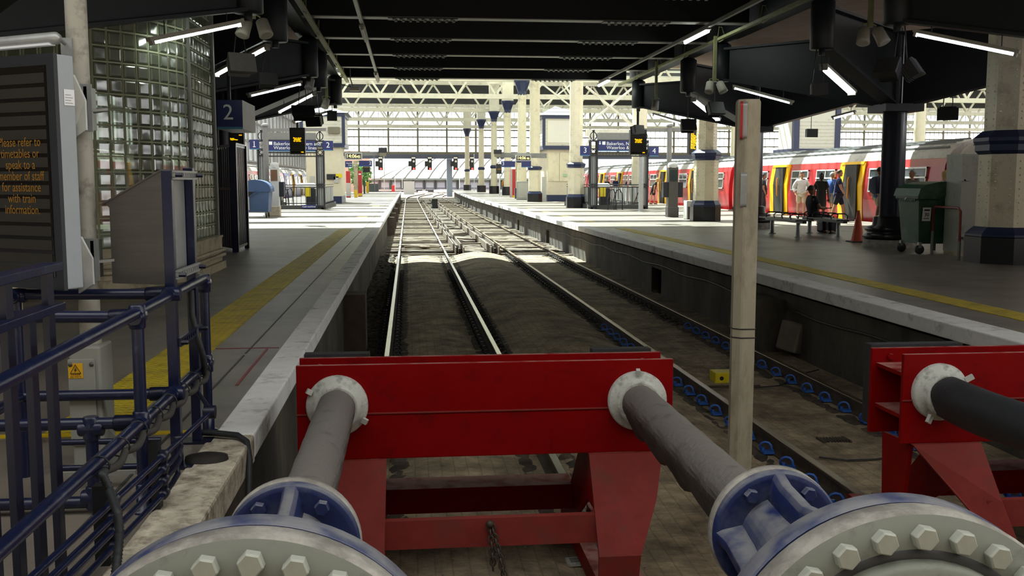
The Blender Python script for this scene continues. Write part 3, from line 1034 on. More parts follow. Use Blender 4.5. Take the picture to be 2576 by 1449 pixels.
def ram(xb, zb, bs, xf, zf, lab, cover, flap):
    """hydraulic ram: collar on the red plate, covered rod, cast housing with two flanges, end cap"""
    t = thing('hydraulic_ram', lab, 'hydraulic ram', (xb, 3.4, ZB))
    MB().lathe((xb, 5.6, zb), (0, -1, 0), [(.172, 0), (.174, .03), (.165, .045), (.135, .05), (.13, .085), (.115, .09)], 40).build('collar', M_collar, t)
    for a in (2.6, -.5) if xb < 1 else (1.6,):
        p = V((xb+cos(a)*.16, 5.55, zb+sin(a)*.16))
        MB().beam(p, p+V((cos(a)*.03, -.01, sin(a)*.03)), .022, .03).build('collar_lug', M_collar, t)
    rings = []
    k = 14
    for i in range(k+1):
        y = 5.55-(5.55-3.42)*i/k
        ring = []
        for j in range(28):
            a = 2*pi*j/28
            r = .105*(1+.02*sin(i*3+j*1.3)*(1 if flap else .4))
            x, z = xb+cos(a)*r, zb+sin(a)*r
            if flap and sin(a) < -.6:
                z -= flap*(-.6-sin(a))*2.2*(1+.35*sin(i*2.1))*(.5 if i in (0, k) else 1)
            ring.append((x, y, z))
        rings.append(ring)
    MB().loft(rings).build('rod_cover', cover, t)
    # small flange
    MB().lathe((xb, 3.44, zb), (0, -1, 0), [(.225, 0), (.236, .004), (.236, .045), (.23, .048)], 56).build('flange_rim', M_rim, t)
    MB().lathe((xb, 3.392, zb), (0, -1, 0), [(.233, 0), (.233, .03), (.225, .036), (.21, .038)], 56).build('front_flange', M_castblue, t)
    for a in (55, 125, 235, 305):
        a = R(a)
        o = hexbolt(.026, .03).move((xb+cos(a)*.185, 3.355, zb+sin(a)*.185))
        o.build('flange_bolt', M_castblue, t)
    # neck and ribs
    rings = []
    for y, r in ((3.36, .14), (3.2, .145), (3.05, .16), (2.9, .2), (2.75, .27), (2.62, .35), (2.54, .42)):
        f = (3.36-y)/(3.36-2.54)
        c = V((xb+(xf-xb)*f, y, zb+(zf-zb)*f))
        rings.append([c+V((cos(2*pi*j/40)*r, 0, sin(2*pi*j/40)*r)) for j in range(40)])
    MB().loft(rings).build('neck', M_castblue, t)
    for a in (90, 210, 330, 30, 150) if 0 else (90, 0, 180, 270):
        a = R(a)
        mb = MB()
        prof = [(3.36, .1, .228), (3.28, .1, .215), (3.1, .1, .222), (2.95, .15, .265), (2.8, .2, .34), (2.66, .28, .42), (2.56, .38, .485)]
        rr = []
        for y, r0, r1 in prof:
            f = (3.36-y)/(3.36-2.54)
            c = V((xb+(xf-xb)*f, y, zb+(zf-zb)*f))
            d = V((cos(a), 0, sin(a)))
            n = V((-sin(a), 0, cos(a)))
            w0, w1 = .05, .028
            rr.append([c+d*r0-n*w0, c+d*r0+n*w0, c+d*(r1-.02)+n*w1, c+d*r1+n*w1*.6, c+d*r1-n*w1*.6, c+d*(r1-.02)-n*w1])
        mb.loft(rr).build('rib', M_castblue, t)
    # big flanges
    MB().lathe((xf, 2.545, zf), (0, -1, 0), [(.49, 0), (.513, .012), (.513, .075), (.508, .08)], 96).build('back_flange', M_castblue, t)
    MB().lathe((xf, 2.458, zf), (0, -1, 0), [(.498, 0), (.51, .004), (.51, .068), (.503, .078)], 96, caps=False).build('face_rim', M_rim, t)
    MB().lathe((xf, 2.44, zf), (0, -1, 0), [(.502, 0), (.503, .06), (.36, .062)], 96).build('face_plate', M_flange, t)
    MB().lathe((xf, 2.39, zf), (0, -1, 0), [(.385, 0), (.384, .05), (.375, .062), (.34, .068), (.2, .072)], 64).build('end_cap', M_flange, t)
    MB().lathe((xf, 2.3785, zf), (0, -1, 0), [(.41, 0), (.41, .001), (.383, .0015)], 64).build('groove', M_darkgrey, t)
    p = None
    for i in range(26):
        a = 2*pi*(i+.33)/26
        loc = V((xf+cos(a)*.446, 2.378, zf+sin(a)*.446))
        if p is None:
            mb = hexbolt(.0335, .032)
            mb.v = [q+BASE[t.name] for q in mb.v]
            p = mb.build('bolt', M_bolt, t, bevel=.002)
            c = p
        else:
            c = p.copy()
            COL.objects.link(c)
            c.parent = t
        c.location = loc-BASE[t.name]
    # foot on the track bed
    MB().box(xf-.22, xf+.22, 2.58, 3.1, ZB, zf-.18).build('pedestal', M_castblue, t)
    return t
ram(-.410, .140, BS, -.405, .037, 'grey hydraulic ram with blue flanged housing, on the left end of the red beam', M_rod, .03)
ram(1.315, .130, BS, 1.302, .037, 'grey hydraulic ram with torn sheath on the right end of the red beam', M_rod, .085)
# the ram of the second stop: black rubber sleeve
t = thing('hydraulic_ram', 'ram in a black rubber sleeve on the right-hand buffer stop', 'hydraulic ram', (3.17, 3.4, ZB))
MB().lathe((3.17, 5.6, .14), (0, -1, 0), [(.172, 0), (.174, .03), (.165, .045), (.135, .05), (.13, .11), (.115, .115)], 40).build('collar', M_collar, t)
for a in (.55, -2.1):
    p = V((3.17+cos(a)*.15, 5.53, .14+sin(a)*.15))
    MB().beam(p, p+V((cos(a)*.05, -.01, sin(a)*.05)), .022, .03).build('collar_lug', M_collar, t)
rings = []
for i in range(18):
    y = 5.52-.19*i
    rings.append([(3.17+cos(a)*(.112+.006*sin(i*2+a*3)), y, .14+sin(a)*(.112+.006*sin(i+a*2))-(.06*max(0, -.55-sin(a))*(1+sin(i*.9)))) for a in [2*pi*j/26 for j in range(26)]])
MB().loft(rings).build('rubber_sleeve', M_rubber, t)
MB().lathe((3.17, 2.55, .04), (0, -1, 0), [(.5, 0), (.51, .16)], 60).build('back_flange', M_castblue, t)
MB().box(2.95, 3.4, 2.45, 3.0, ZB, -.1).build('pedestal', M_castblue, t)

# chain on the lower cross bar
t = thing('chain', 'rusty chain hanging from the lower red cross bar to the ground', 'chain', at(1232, 1318, Y=5.40))
M_chain = mat('chain_rust', '#4a4138', .6, .4, var=.3, scale=20)
p0 = at(1232, 1318, Y=5.40)
def link(mb, c, d, flip, L=.05):
    d, a, b = frame(d)
    s = a if flip else b
    pts = [V(c)+d*(cos(w)*L*.5)+s*(sin(w)*L*.3) for w in [2*pi*i/10 for i in range(10)]]
    mb.tube(pts, .0055, 5, closed=True)
mb = MB()
for off, tgt in ((0, at(1240, 1425, Y=5.38)), (.015, at(1268, 1445, Y=5.36))):
    q0, q1 = p0+V((off, 0, -.02)), tgt
    n = 8 if off == 0 else 11
    for i in range(n):
        f = i/(n-1)
        pos = q0.lerp(q1, f)+V((0, -.03*sin(pi*f), 0))
        link(mb, pos, q1-q0, i % 2)
mb.build('links', M_chain, t)
MB().sph(p0, .022).build('shackle', M_chain, t)

# concrete post between the tracks
yp = 7.2
a, b = at(1862, 252, Y=yp), at(1917, 252, Y=yp)
ed = at(1882, 252, Y=yp)
t = thing('concrete_post', 'tall weathered concrete post standing between the tracks', 'post', (a.x+.08, yp, ZB))
mb = MB()
pl = [V((ed.x, yp, 0)), V((b.x-.01, yp, 0)), V((b.x, yp+.02, 0)), V((b.x+.02, yp+.16, 0)), V((a.x+.02, yp+.16, 0)), V((a.x, yp+.05, 0)), V((ed.x-.015, yp+.005, 0))]
mb.loft([[q+UP*z for q in pl] for z in (ZB, a.z-.01)], smooth=False)
mb.loft([[q+UP*(a.z-.01) for q in pl], [V(((q.x-a.x-.08)*.9+a.x+.08, (q.y-yp-.08)*.9+yp+.08, a.z+.01)) for q in pl]], smooth=False)
mb.build('post_shaft', M_concpost, t)
M_wire = mat('wire', '#2a2a2e', .5, var=0)
for z in (at(1875, 828, Y=yp).z, at(1875, 850, Y=yp).z):
    MB().tube([V((q.x, q.y, z))+(V((q.x, q.y, 0))-V((a.x+.08, yp+.08, 0))).normalized()*.004 for q in pl], .004, 5, closed=True).build('wire_band', M_wire, t)
u, v = at(1850, 258, Y=yp+.12), at(1866, 352, Y=yp+.12)
t = thing('fire_point_sign', 'sign plate with a red edge fixed to the top of the concrete post', 'sign', (u.x+.02, yp+.12, v.z))
def rr(x, y0, y1, z0, z1, r=.03):
    o = []
    for cy, cz, s in ((y1-r, z1-r, 0), (y0+r, z1-r, 1), (y0+r, z0+r, 2), (y1-r, z0+r, 3)):
        for i in range(5):
            w = s*pi/2+i*pi/8
            o.append(V((x, cy+cos(w)*r, cz+sin(w)*r)))
    return o
rs = -math.atan2(u.x, yp)+.02
MB().prism(rr(u.x, yp-.02, yp+.3, v.z, u.z), (.018, 0, 0)).move(rz=rs, piv=(u.x, yp, 0)).build('sign_face', M_redbox, t)
MB().prism(rr(u.x+.018, yp, yp+.3, v.z, u.z), (.032, 0, 0)).move(rz=rs, piv=(u.x, yp, 0)).build('sign_back', M_galv, t)
u, v = at(1849, 432, Y=yp+.12), at(1862, 522, Y=yp+.12)
tag(MB().prism(rr(u.x+.005, yp, yp+.22, v.z, u.z), (.045, 0, 0)).move(rz=rs, piv=(u.x, yp, 0)).build('junction_box', M_galv), 'small grey box on the side of the concrete post', 'box')

# yellow box between the rails
p = at(1822, 957, Z=-1.03)
t = thing('track_magnet', 'small yellow metal box between the right-hand rails', 'track box', p)
MB().box(p.x-.12, p.x+.2, p.y-.02, p.y+.22, ZB, ZB+.13).build('box_body', mat('box_yellow', '#d6c31a', .5, var=.12, dirt='#7a6d20', damt=.25), t, bevel=.006)
for dx in (-.04, .12):
    MB().cyl((p.x+dx, p.y-.019, ZB+.06), (p.x+dx, p.y-.024, ZB+.06), .026).build('hole', M_iron, t)
MB().box(p.x-.35, p.x+.35, p.y-.3, p.y-.26, ZB, ZB+.025).build('mounting_bar', M_railside, t)
# loose cables on the right track bed
tag(MB().tube([at(2060, 1150, Z=-1.04), at(2130, 1158, Z=-1.04), at(2200, 1155, Z=-1.04), at(2240, 1150, Z=-1.04), at(2290, 1148, Z=-1.04)], .008, 6).build('cable', M_rubber), 'thin black cable across the bed left of the right-hand buffer stop', 'cable')
tag(MB().tube([at(1900, 975, Z=-1.03), at(1960, 970, Z=-1.03), at(2020, 940, Z=-1.03), at(2060, 930, Z=-1.0)], .008, 6).build('cable', M_rubber), 'thin black cable curling by the yellow box', 'cable')
g = at(2095, 1105, Z=-1.045)
mb = MB()
for i in range(8):
    mb.box(g.x-.1+i*.03, g.x-.085+i*.03, g.y-.07, g.y+.07, ZB-.005, ZB+.02)
mb.box(g.x-.13, g.x-.11, g.y-.09, g.y+.09, ZB-.005, ZB+.02).box(g.x+.13, g.x+.15, g.y-.09, g.y+.09, ZB-.005, ZB+.02)
tag(mb.build('drain_grate', M_railside), 'small slotted drain grate between the right-hand rails', 'drain')
# number plate on the ground under the buffer
g = at(1445, 1413, Z=-1.03)
t = thing('data_plate', 'small pale riveted data plate lying beside the red leg', 'plate', g)
MB().cbox(g+V((0, 0, -.0)), .1, .11, .02, .08).build('plate', M_collar, t)
for i in range(4):
    MB().cbox(g+V((0, .03-i*.02, .011)), .06, .006, .002, .08).build('text_line', M_darkgrey, t)

# ------------------------------------------------------------------ left side: rails of tube with clamps
RX = -1.13
def pipe(t, pts, r=.0255, name='tube', m=None):
    return MB().tube(pts, r, 14).build(name, m or M_navy, t)
def clamp(t, c, d1, d2, name='clamp'):
    mb = MB()
    c = V(c)
    for d in (d1, d2):
        d = V(d).normalized()
        mb.lathe(c-d*(.05 if d is not V(d2) else 0), d, [(.030, 0), (.034, .006), (.034, .094), (.030, .1)], 16)
    return mb.build(name, M_navy, t)
t = thing('tube_handrail', 'navy tube handrail along the platform edge, scratched, with a wrapped cable', 'handrail', (RX, 4.2, 0))
ZR, ZM = .868, .388
pipe(t, [(RX, 2.3, ZR-.03), (RX, 5.60, ZR)], name='top_tube')
pipe(t, [(RX, 2.3, ZM), (RX, 5.62, ZM)], name='middle_tube')
for y in (5.63, 4.25):
    pipe(t, [(RX, y, 0), (RX, y, ZR-.02)], name='post')
    MB().lathe((RX, y, 0), (0, 0, 1), [(.05, 0), (.05, .012), (.033, .014), (.033, .12), (.028, .125)], 16).build('post_socket', M_navy, t)
    clamp(t, (RX, y, ZR-.03), (0, 0, 1), (0, 1, 0))
    clamp(t, (RX, y, ZM), (0, 0, 1), (0, 1, 0))
clamp(t, (RX, 4.83, ZR), (1, 0, 0), (0, 1, 0))
clamp(t, (RX, 4.83, ZM), (1, 0, 0), (0, 1, 0))
M_cable = mat('cable_dusty', '#3a3733', .75, var=.2, scale=10)
c = thing('tied_cable', 'thick dusty black cable tied in loops along the lower navy tube', 'cable', (RX, 4, ZM))
YC = at(255, 1166, X=RX+.02).y
pts = []
for i in range(57):
    s = abs(sin(pi*i/8))
    pts.append((RX+.030+.012*s, YC+(5.48-YC)*i/56, ZM-.026-.016*s))
MB().tube(pts, .0155, 8).build('cable', M_cable, c)
for i in range(8):
    y = YC+(5.48-YC)*i/7
    MB().tube([(RX+.01+.038*cos(w), y, ZM-.010+.038*sin(w)) for w in [2*pi*k/12 for k in range(12)]], .0035, 5, closed=True).build('cable_tie', M_iron, c)
pts = [V((RX+.03, YC, ZM-.03)), at(258, 1195, X=RX+.06), at(275, 1232, X=-1.05), at(296, 1290, X=-.995), at(301, 1340, X=-.985), at(296, 1400, X=-.985), at(290, 1449, X=-.985), at(285, 1500, X=-.99)]
fine = []
for i in range(len(pts)-1):
    for k in range(12):
        fine.append(pts[i].lerp(pts[i+1], k/12))
MB().tube(fine, [.0165 if k % 2 else .0135 for k in range(len(fine))], 10).build('ribbed_conduit', M_rubber, c)
# conduit up the second cabinet post
tag(MB().tube([(RX-.01, 5.34, .83), (RX-.005, 5.32, .7), (RX+.02, 5.3, .6), (RX+.05, 5.28, .5), (RX+.045, 5.35, .42), (RX+.02, 5.42, .375)], .016, 10).build('cable_conduit', M_rubber), 'black ribbed conduit curving down beside the cabinet post to the lower tube', 'conduit')
# the cross pieces and the far run of the enclosure
t = thing('tube_enclosure', 'navy tube enclosure around the grey display pole', 'railing', (-1.6, 4.5, 0))
XF = -1.83
pipe(t, [(RX-.03, 4.83, ZR), (XF, 4.83, ZR+.005)], name='top_tube')
pipe(t, [(RX-.03, 4.25, ZR-.03), (XF, 4.25, ZR-.02)], name='top_tube')
pipe(t, [(RX-.03, 4.83, ZM), (XF, 4.83, ZM)], name='middle_tube')
pipe(t, [(RX-.03, 4.25, ZM), (XF, 4.25, ZM)], name='middle_tube')
pipe(t, [(XF, 3.0, ZR), (XF, 4.86, ZR)], name='top_tube')
pipe(t, [(XF, 3.0, ZM), (XF, 4.86, ZM)], name='middle_tube')
xt = at(230, 1085, Y=4.25).x
pipe(t, [(xt, 4.25, ZM), (xt, 4.25, .08)], name='post')
pipe(t, [(xt, 4.25, .05), (XF, 4.25, .05)], name='bottom_tube')
clamp(t, (xt, 4.25, ZM-.02), (1, 0, 0), (0, 0, 1))
clamp(t, (xt, 4.25, .07), (1, 0, 0), (0, 0, 1))
clamp(t, (RX-.06, 4.83, ZR), (1, 0, 0), (1, 0, 0))
clamp(t, (RX-.06, 4.25, ZR-.03), (1, 0, 0), (1, 0, 0))
clamp(t, (RX-.06, 4.25, ZM), (1, 0, 0), (1, 0, 0))
clamp(t, (RX-.06, 4.83, ZM), (1, 0, 0), (1, 0, 0))
clamp(t, (XF, 4.83, ZR), (1, 0, 0), (0, 1, 0))
clamp(t, (XF, 4.25, ZM), (1, 0, 0), (0, 1, 0))
pipe(t, [(XF, 4.83, 0), (XF, 4.83, ZR)], name='post')
for z in (.22, .1):
    pipe(t, [(RX-.01, 4.6, z), (XF+.25, 4.6, z)], .014, name='thin_tube')
# four thin pipes on black brackets along the coping
t = thing('pipe_run', 'four thin navy pipes on black brackets along the platform edge', 'pipes', (-1.05, 4, 0))
def PXY(y):
    return -1.04-(4.25-y)*.052
for i, (z, ye) in enumerate(((.247, 5.02), (.192, 4.3), (.142, 4.28), (.085, 4.24))):
    xe = PXY(ye)
    MB().tube([(PXY(2.3), 2.3, z), (xe, ye, z)], .0125, 10).build('pipe', M_navy, t)
    if i:
        MB().tube([(xe, ye, z), (xe+.005, ye+.1, z+.005), (xe+.015, ye+.17, z+.03), (xe+.005, ye+.2, z+.06), (xe-.01, ye+.14, z+.07)], .0125, 8).build('pipe_return', M_navyd, t)
    else:
        MB().cyl((xe-.03, 5.03, z), (xe+.025, 5.03, z), .034, n=18).build('knob', M_navyd, t)
        MB().tube([(xe, 5.03, z+.01), (-1.12, 5.18, ZM-.02)], .011, 8).build('stay', M_navyd, t)
    for y in (4.22, 3.62):
        MB().lathe((PXY(y), y-.03, z), (0, 1, 0), [(.013, 0), (.021, .005), (.021, .06), (.013, .065)], 12).build('pipe_clip', M_navyd, t)
for y in (4.26, 3.66):
    x = PXY(y)
    MB().box(x-.08, x-.025, y-.02, y+.035, 0, .30).build('bracket_post', M_iron, t)
    MB().box(x-.025, x+.005, y-.012, y+.02, .06, .26).build('bracket_plate', M_navyd, t)
# black cable over the platform edge
tag(MB().tube([(-1.13, 5.43, .045), (-1.05, 5.42, .04), (-.93, 5.38, .035), (-.87, 5.3, .02), (-.845, 5.22, -.06), (-.835, 5.1, -.2), (-.83, 4.8, -.42), (-.82, 4.4, -.66), (-.8, 4.0, -.85), (-.8, 3.7, -1.0)], .017, 10).build('edge_cable', M_rubber), 'thick black cable running over the platform edge down to the track', 'cable')
tag(MB().lathe((-1.02, 5.0, .0), (0, 0, 1), [(.085, 0), (.08, .03), (.03, .045)], 20, sq=1.3).build('cover_plate', M_under), 'round grey cover plate on the platform beside the navy cabinet post', 'cover')

# navy gate panel at the edge of the picture
GX = -1.235
t = thing('fence_panel', 'navy flat-bar fence panel at the left edge of the view', 'fence', (GX, 3.2, 0))
yb = [at(x, yy, X=GX).y for x, yy in ((128, 900), (76, 900), (22, 900))]
stp = (yb[0]-yb[2])/2
zt1, zt2 = 1.105, .965
for z in (zt1, zt2):
    MB().box(GX-.035, GX+.035, 2.0, yb[0]+.07, z-.014, z+.014).build('top_rail', M_navy, t, bevel=.003)
for k in range(8):
    y = yb[0]-k*stp
    MB().box(GX-.012, GX+.012, y-.028, y+.028, 0, (zt1 if k % 2 == 0 else zt2)-.015).build('bar', M_navyd, t, bevel=.002)

# ------------------------------------------------------------------ departure board on its pole
PX, PY = -1.537, 4.95
t = thing('display_pole', 'tall speckled grey pole carrying the departure board', 'pole', (PX, PY, 0))
MB().cyl((PX, PY, .62), (PX, PY, 2.75), .049, n=28).build('shaft', M_greypole, t)
mb = MB().box(PX-.075, PX+.07, PY-.1, PY+.1, .02, .62)
base = mb.build('base_box', M_casing if 0 else mat('base_grey', '#8f8f86', .6, var=.06, dirt='#6d6b62', damt=.2), t, bevel=.012)
MB().box(PX-.078, PX+.045, PY-.11, PY-.1, .14, .56).build('access_plate', mat('base_grey', '#8f8f86'), t, bevel=.003)
for x in (-.065, .032):
    for z in (.165, .535):
        MB().sph((PX+x, PY-.112, z), .011, 1, .6, 1).build('dome_screw', M_steel, t)
s = MB().prism([(PX+.07, PY-.02, .02), (PX+.22, PY-.02, .0), (PX+.07, PY-.02, .2)], (0, .02, 0))
s.build('gusset', mat('base_grey', '#8f8f86'), t)
MB().box(PX-.12, PX+.22, PY-.14, PY+.14, 0, .02).build('base_plate', mat('base_grey', '#8f8f86'), t)
lx, lz = PX-.042, .505
w = thing('warning_label', 'yellow electrical danger label with a black bolt triangle', 'label', (lx, PY-.113, lz-.035))
MB().box(lx-.033, lx+.033, PY-.1125, PY-.1105, lz-.036, lz+.036).build('label_card', mat('label_yellow', '#e0a808', .5, var=.05), w)
mb = MB()
q = [V((lx-.024, PY-.1135, lz-.012)), V((lx+.024, PY-.1135, lz-.012)), V((lx, PY-.1135, lz+.03))]
mb.tube(q, .0024, 4, closed=True)
mb.prism([(lx+.004, PY-.114, lz+.018), (lx-.007, PY-.114, lz+.002), (lx-.001, PY-.114, lz+.002), (lx-.005, PY-.114, lz-.010), (lx+.007, PY-.114, lz+.006), (lx+.001, PY-.114, lz+.006)], (0, .001, 0))
mb.build('bolt_sign', M_iron, w)
lettering('lettering', 'DANGER\n230 VOLTS', (lx, PY-.1128, lz-.024), .011, (1, 0, 0), UP, M_iron, w, depth=.0004)
# the board
ang = math.atan2(.19, .30)
bdx = V((-cos(ang), sin(ang), 0))
bn = V((sin(ang), cos(ang), 0))          # to the back
c0 = at(133, 132, Y=4.6)
c0 = V((c0.x, c0.y, 0))
Z0, Z1 = .913, 1.958
t = thing('departure_board', 'large dark departure board with amber text in a grey casing', 'display board', (c0.x-.3, c0.y+.2, Z0))
def bp(u, v, z):
    return c0+bdx*u+bn*v+UP*z
def bbox(u0, u1, v0, v1, z0, z1):
    mb = MB()
    vs = [bp(u, v, z) for z in (z0, z1) for v in (v0, v1) for u in (u0, u1)]
    return mb.add(vs, [(0, 2, 3, 1), (4, 5, 7, 6), (0, 1, 5, 4), (2, 6, 7, 3), (0, 4, 6, 2), (1, 3, 7, 5)])
BWD = .95
bbox(0, BWD, .018, .105, Z0+.004, Z1-.004).build('casing', M_casing, t, bevel=.005)
bbox(0, BWD, 0, .02, Z0, Z1).build('front_bezel', M_iron, t)
bbox(.05, BWD-.05, -.003, 0, Z0+.06, Z1-.05).build('screen', M_screen, t)
M_row = mat('display_row', '#1f1a0d', .5, var=.05)
rows = 13
hgt = (Z1-Z0-.16)/rows
txt = {6: 'Please refer to', 7: 'timetables or', 8: 'speak to a', 9: 'member of staff', 10: 'for assistance', 11: 'with train', 12: 'information.'}
zt = Z1-.09
ys_rows = [178, 238, 293, 318, 355, 385, 413, 441, 470, 498, 528, 558, 590, 620, 650]
for i in range(15):
    z = Z1-.075-i*.0615-.03
    bbox(.06, BWD-.06, -.005, -.003, z-.022, z+.022).build('text_row', M_row, t)
for i, s in enumerate(('Please refer to', 'timetables or', 'speak to a', 'member of staff', 'for assistance', 'with train', 'information.')):
    py = 358+i*28.5
    z = at(75, py, Y=4.68).z
    lettering('text_line', s, bp(.24, -.0065, z), .058, -bdx, UP, M_amberdim, t, sx=.82, depth=.0004)
# arms from board to pole
for z, h in ((1.74, .22), (1.03, .2)):
    pr1 = bp(-.002, .06, z)
    MB().box(PX-.06, PX+.075, PY-.075, PY-.06, z-h*.5, z+h*.5).build('pole_plate', M_galv, t)
    MB().prism([bp(.0, .1, z+h*.6), bp(-.02, .14, z+h*.1), bp(-.02, .14, z-h*.5), bp(.03, .1, z-h*.7), bp(.03, .1, z+h*.6)], (.006, .006, 0)).build('mounting_arm', M_galv, t)
    MB().box(PX+.04, PX+.055, PY-.075, PY+.06, z-h*.45, z+h*.45).build('side_plate', M_galv, t)
    MB().prism([(PX+.04, PY-.07, z-.02), (PX+.14, PY-.05, z-.01), (PX+.11, PY+.03, z-.01), (PX+.04, PY+.05, z-.02)], (0, 0, .012)).build('bracket_shelf', M_galv, t)
lb = thing('maker_label', 'small white paper label on the grey casing of the board', 'label', bp(-.002, .06, 1.72))
MB().add([bp(-.002, .045, 1.735), bp(-.002, .1, 1.735), bp(-.002, .1, 1.805), bp(-.002, .045, 1.805), bp(-.003, .045, 1.735), bp(-.003, .1, 1.735), bp(-.003, .1, 1.805), bp(-.003, .045, 1.805)],
         [(0, 1, 2, 3), (4, 7, 6, 5), (0, 4, 5, 1), (2, 6, 7, 3), (0, 3, 7, 4), (1, 5, 6, 2)]).build('paper', M_letter, lb)
for i in range(4):
    z = 1.745+i*.012
    MB().beam(bp(-.0035, .05, z), bp(-.0035, .09-.01*(i % 2), z), .001, .002).build('text_line', M_midgrey, lb)
# rounded lamp above the board
a = at(140, 96, Y=4.72)
t = thing('tube_lamp', 'rounded grey tube lamp over the departure board', 'lamp', a)
d = bdx
MB().lathe(a, d, [(.0, -.028), (.018, -.02), (.028, 0), (.028, 1.0), (.018, 1.02), (0, 1.028)], 20).build('lamp_body', M_galv, t)
MB().beam(a+d*.02, a+d*1.0, .036, .01).move((0, -.012, -.027)).build('diffuser', M_letter, t)
MB().tube([a-d*.02, V((PX-.04, PY-.05, a.z)), V((PX-.02, PY-.03, a.z))], .009, 8).build('bracket_arm', M_galv, t)
MB().cbox((PX-.03, PY-.04, a.z-.02), .05, .05, .09).build('bracket_block', M_galv, t)
# pale narrow post behind
p = at(60, 1118, Z=0)
t = thing('barrier_post', 'slim pale post behind the navy tubes at the left', 'post', p)
MB().cyl(p, p+UP*.98, .03, n=14).build('post_shaft', M_cream, t)
MB().cyl(p, p+UP*.14, .04, n=14).build('post_foot', M_navyd, t)
# stainless cabinet on navy channel posts
t = thing('equipment_cabinet', 'stainless steel hooded equipment cabinet on two navy posts', 'cabinet', (-1.2, 5.1, 0))
xa, xb_, xc = -1.435, -1.165, -1.41
poly = [V((xa, 4.9, 1.30)), V((xb_, 4.9, 1.452)), V((xb_, 4.9, .905)), V((xc, 4.9, .915)), V((xc, 4.9, 1.275)), V((xa, 4.9, 1.275))]
body = MB().prism([poly[0], poly[1], poly[2], poly[3], poly[4]], (0, .46, 0))
body.build('housing', M_steel, t)
MB().prism([V((xa-.006, 4.893, 1.297)), V((xb_, 4.893, 1.457)), V((xb_, 4.893, 1.45)), V((xa-.006, 4.893, 1.288))], (0, .47, 0)).build('hood', M_steel, t)
MB().box(xb_, xb_+.004, 4.96, 5.36, .93, 1.41).build('back_panel', M_galv, t)
for y, zt in ((4.925, 1.452), (5.40, 1.47)):
    p = MB()
    p.box(xb_-.004, xb_+.045, y-.025, y+.025, 0.012, zt)
    po = p.build('channel_post', M_navy, t, bevel=.003)
    MB().box(xb_-.05, xb_+.1, y-.06, y+.06, 0, .012).build('foot_plate', M_navyd, t)
for z in (1.43, .95, .62):
    st = MB().box(xb_+.045, xb_+.06, 4.92, 5.42, z+.01, z+.022).box(xb_+.045, xb_+.06, 4.92, 5.42, z-.022, z-.01)
    for k in range(11):
        st.box(xb_+.045, xb_+.06, 4.92+k*.0485, 4.945+k*.0485, z-.012, z+.012)
    st.box(xb_+.0445, xb_+.046, 4.93, 5.41, z-.015, z+.015)
    st.build('slotted_strut', M_navy if z < .9 else M_galv, t)
    for y in (4.925, 5.40):
        MB().lathe((xb_+.06, y, z), (1, 0, 0), [(.012, 0), (.012, .03), (.009, .034)], 6, smooth=False).build('strut_bolt', M_navyd, t)
# ------------------------------------------------------------------ curved glass-block screen on the left
def ray(px, py):
    return (FW+RT*((px-CX)/FPX)+UPV*(-(py-CY)/FPX)).normalized()
cols = [281.6, 318, 352.8, 384, 409, 430.6, 452, 470, 477]
pl = [V((at(243.5, 456, Y=13.3).x, 13.3, 0))]
for px in cols:
    d = ray(px, 456); d = V((d.x, d.y, 0)).normalized()
    p = pl[-1]
    tt = p.dot(d)
    perp2 = p.length_squared-tt*tt
    s = .205**2-perp2
    pl.append(d*(tt+(math.sqrt(s) if s > 0 else 0)))
ret0 = pl[-1]
ret1 = V((ret0.x+.02, at(538, 456, X=ret0.x+.02).y, 0))
nret = int((ret1-ret0).length/.2)
left = [pl[0]+V((-.2*k, -.012*k, 0)) for k in range(9, 0, -1)]
path = left+pl+[ret0.lerp(ret1, (k+1)/nret) for k in range(nret)]
M_block = glass('glass_block', '#b4c2ae', .42, .14, ('#a9b39c', .55))
def blockmat():
    nt = M_block.node_tree
    N, L = nt.nodes, nt.links
    tc = N.new('ShaderNodeTexCoord')
    nz = N.new('ShaderNodeTexNoise')
    nz.inputs['Scale'].default_value = 4
    nz.inputs['Detail'].default_value = 1
    L.new(tc.outputs['Object'], nz.inputs['Vector'])
    bp = N.new('ShaderNodeBump')
    bp.inputs['Strength'].default_value = 1
    bp.inputs['Distance'].default_value = .012
    L.new(nz.outputs['Fac'], bp.inputs['Height'])
    for n in N:
        if n.type in ('BSDF_GLOSSY',):
            L.new(bp.outputs['Normal'], n.inputs['Normal'])
blockmat()
M_grout = mat('block_grout', '#a2a68c', .7, var=.1, scale=5)
ZB0, ZB1 = .52, 4.1
rows = int((ZB1-ZB0)/.2)
gb = MB(); gr = MB()
for a, b in zip(path[:-1], path[1:]):
    d = (b-a).normalized(); L_ = (b-a).length
    n = V((d.y, -d.x, 0))
    for r in range(rows):
        z0 = ZB0+r*.2
        if L_ < .06:
            continue
        e, f = .012, .03
        vs = []
        for off, ins in ((0, e), (.022, e+.012), (.03, f+.01)):
            vs += [a+d*ins+UP*(z0+ins)+n*off, b-d*ins+UP*(z0+ins)+n*off, b-d*ins+UP*(z0+.2-ins)+n*off, a+d*ins+UP*(z0+.2-ins)+n*off]
        gb.add(vs, [(8, 9, 10, 11)]+[(i, (i+1) % 4, (i+1) % 4+4, i+4) for i in range(4)]+[(i+4, (i+1) % 4+4, (i+1) % 4+8, i+8) for i in range(4)])
    for r in range(rows+1):
        z0 = ZB0+r*.2
        gr.beam(a+UP*z0, b+UP*z0, .03, .022, up=UP)
    gr.box(a.x-.014, a.x+.014, a.y-.014, a.y+.014, ZB0, ZB1)
t = thing('wall_glass_block', '', '', pl[0])
del t['category'], t['label']
struct(t)
gb.build('glass_blocks', M_block, t)
gr.build('block_grid', M_grout, t)
mm = MB()
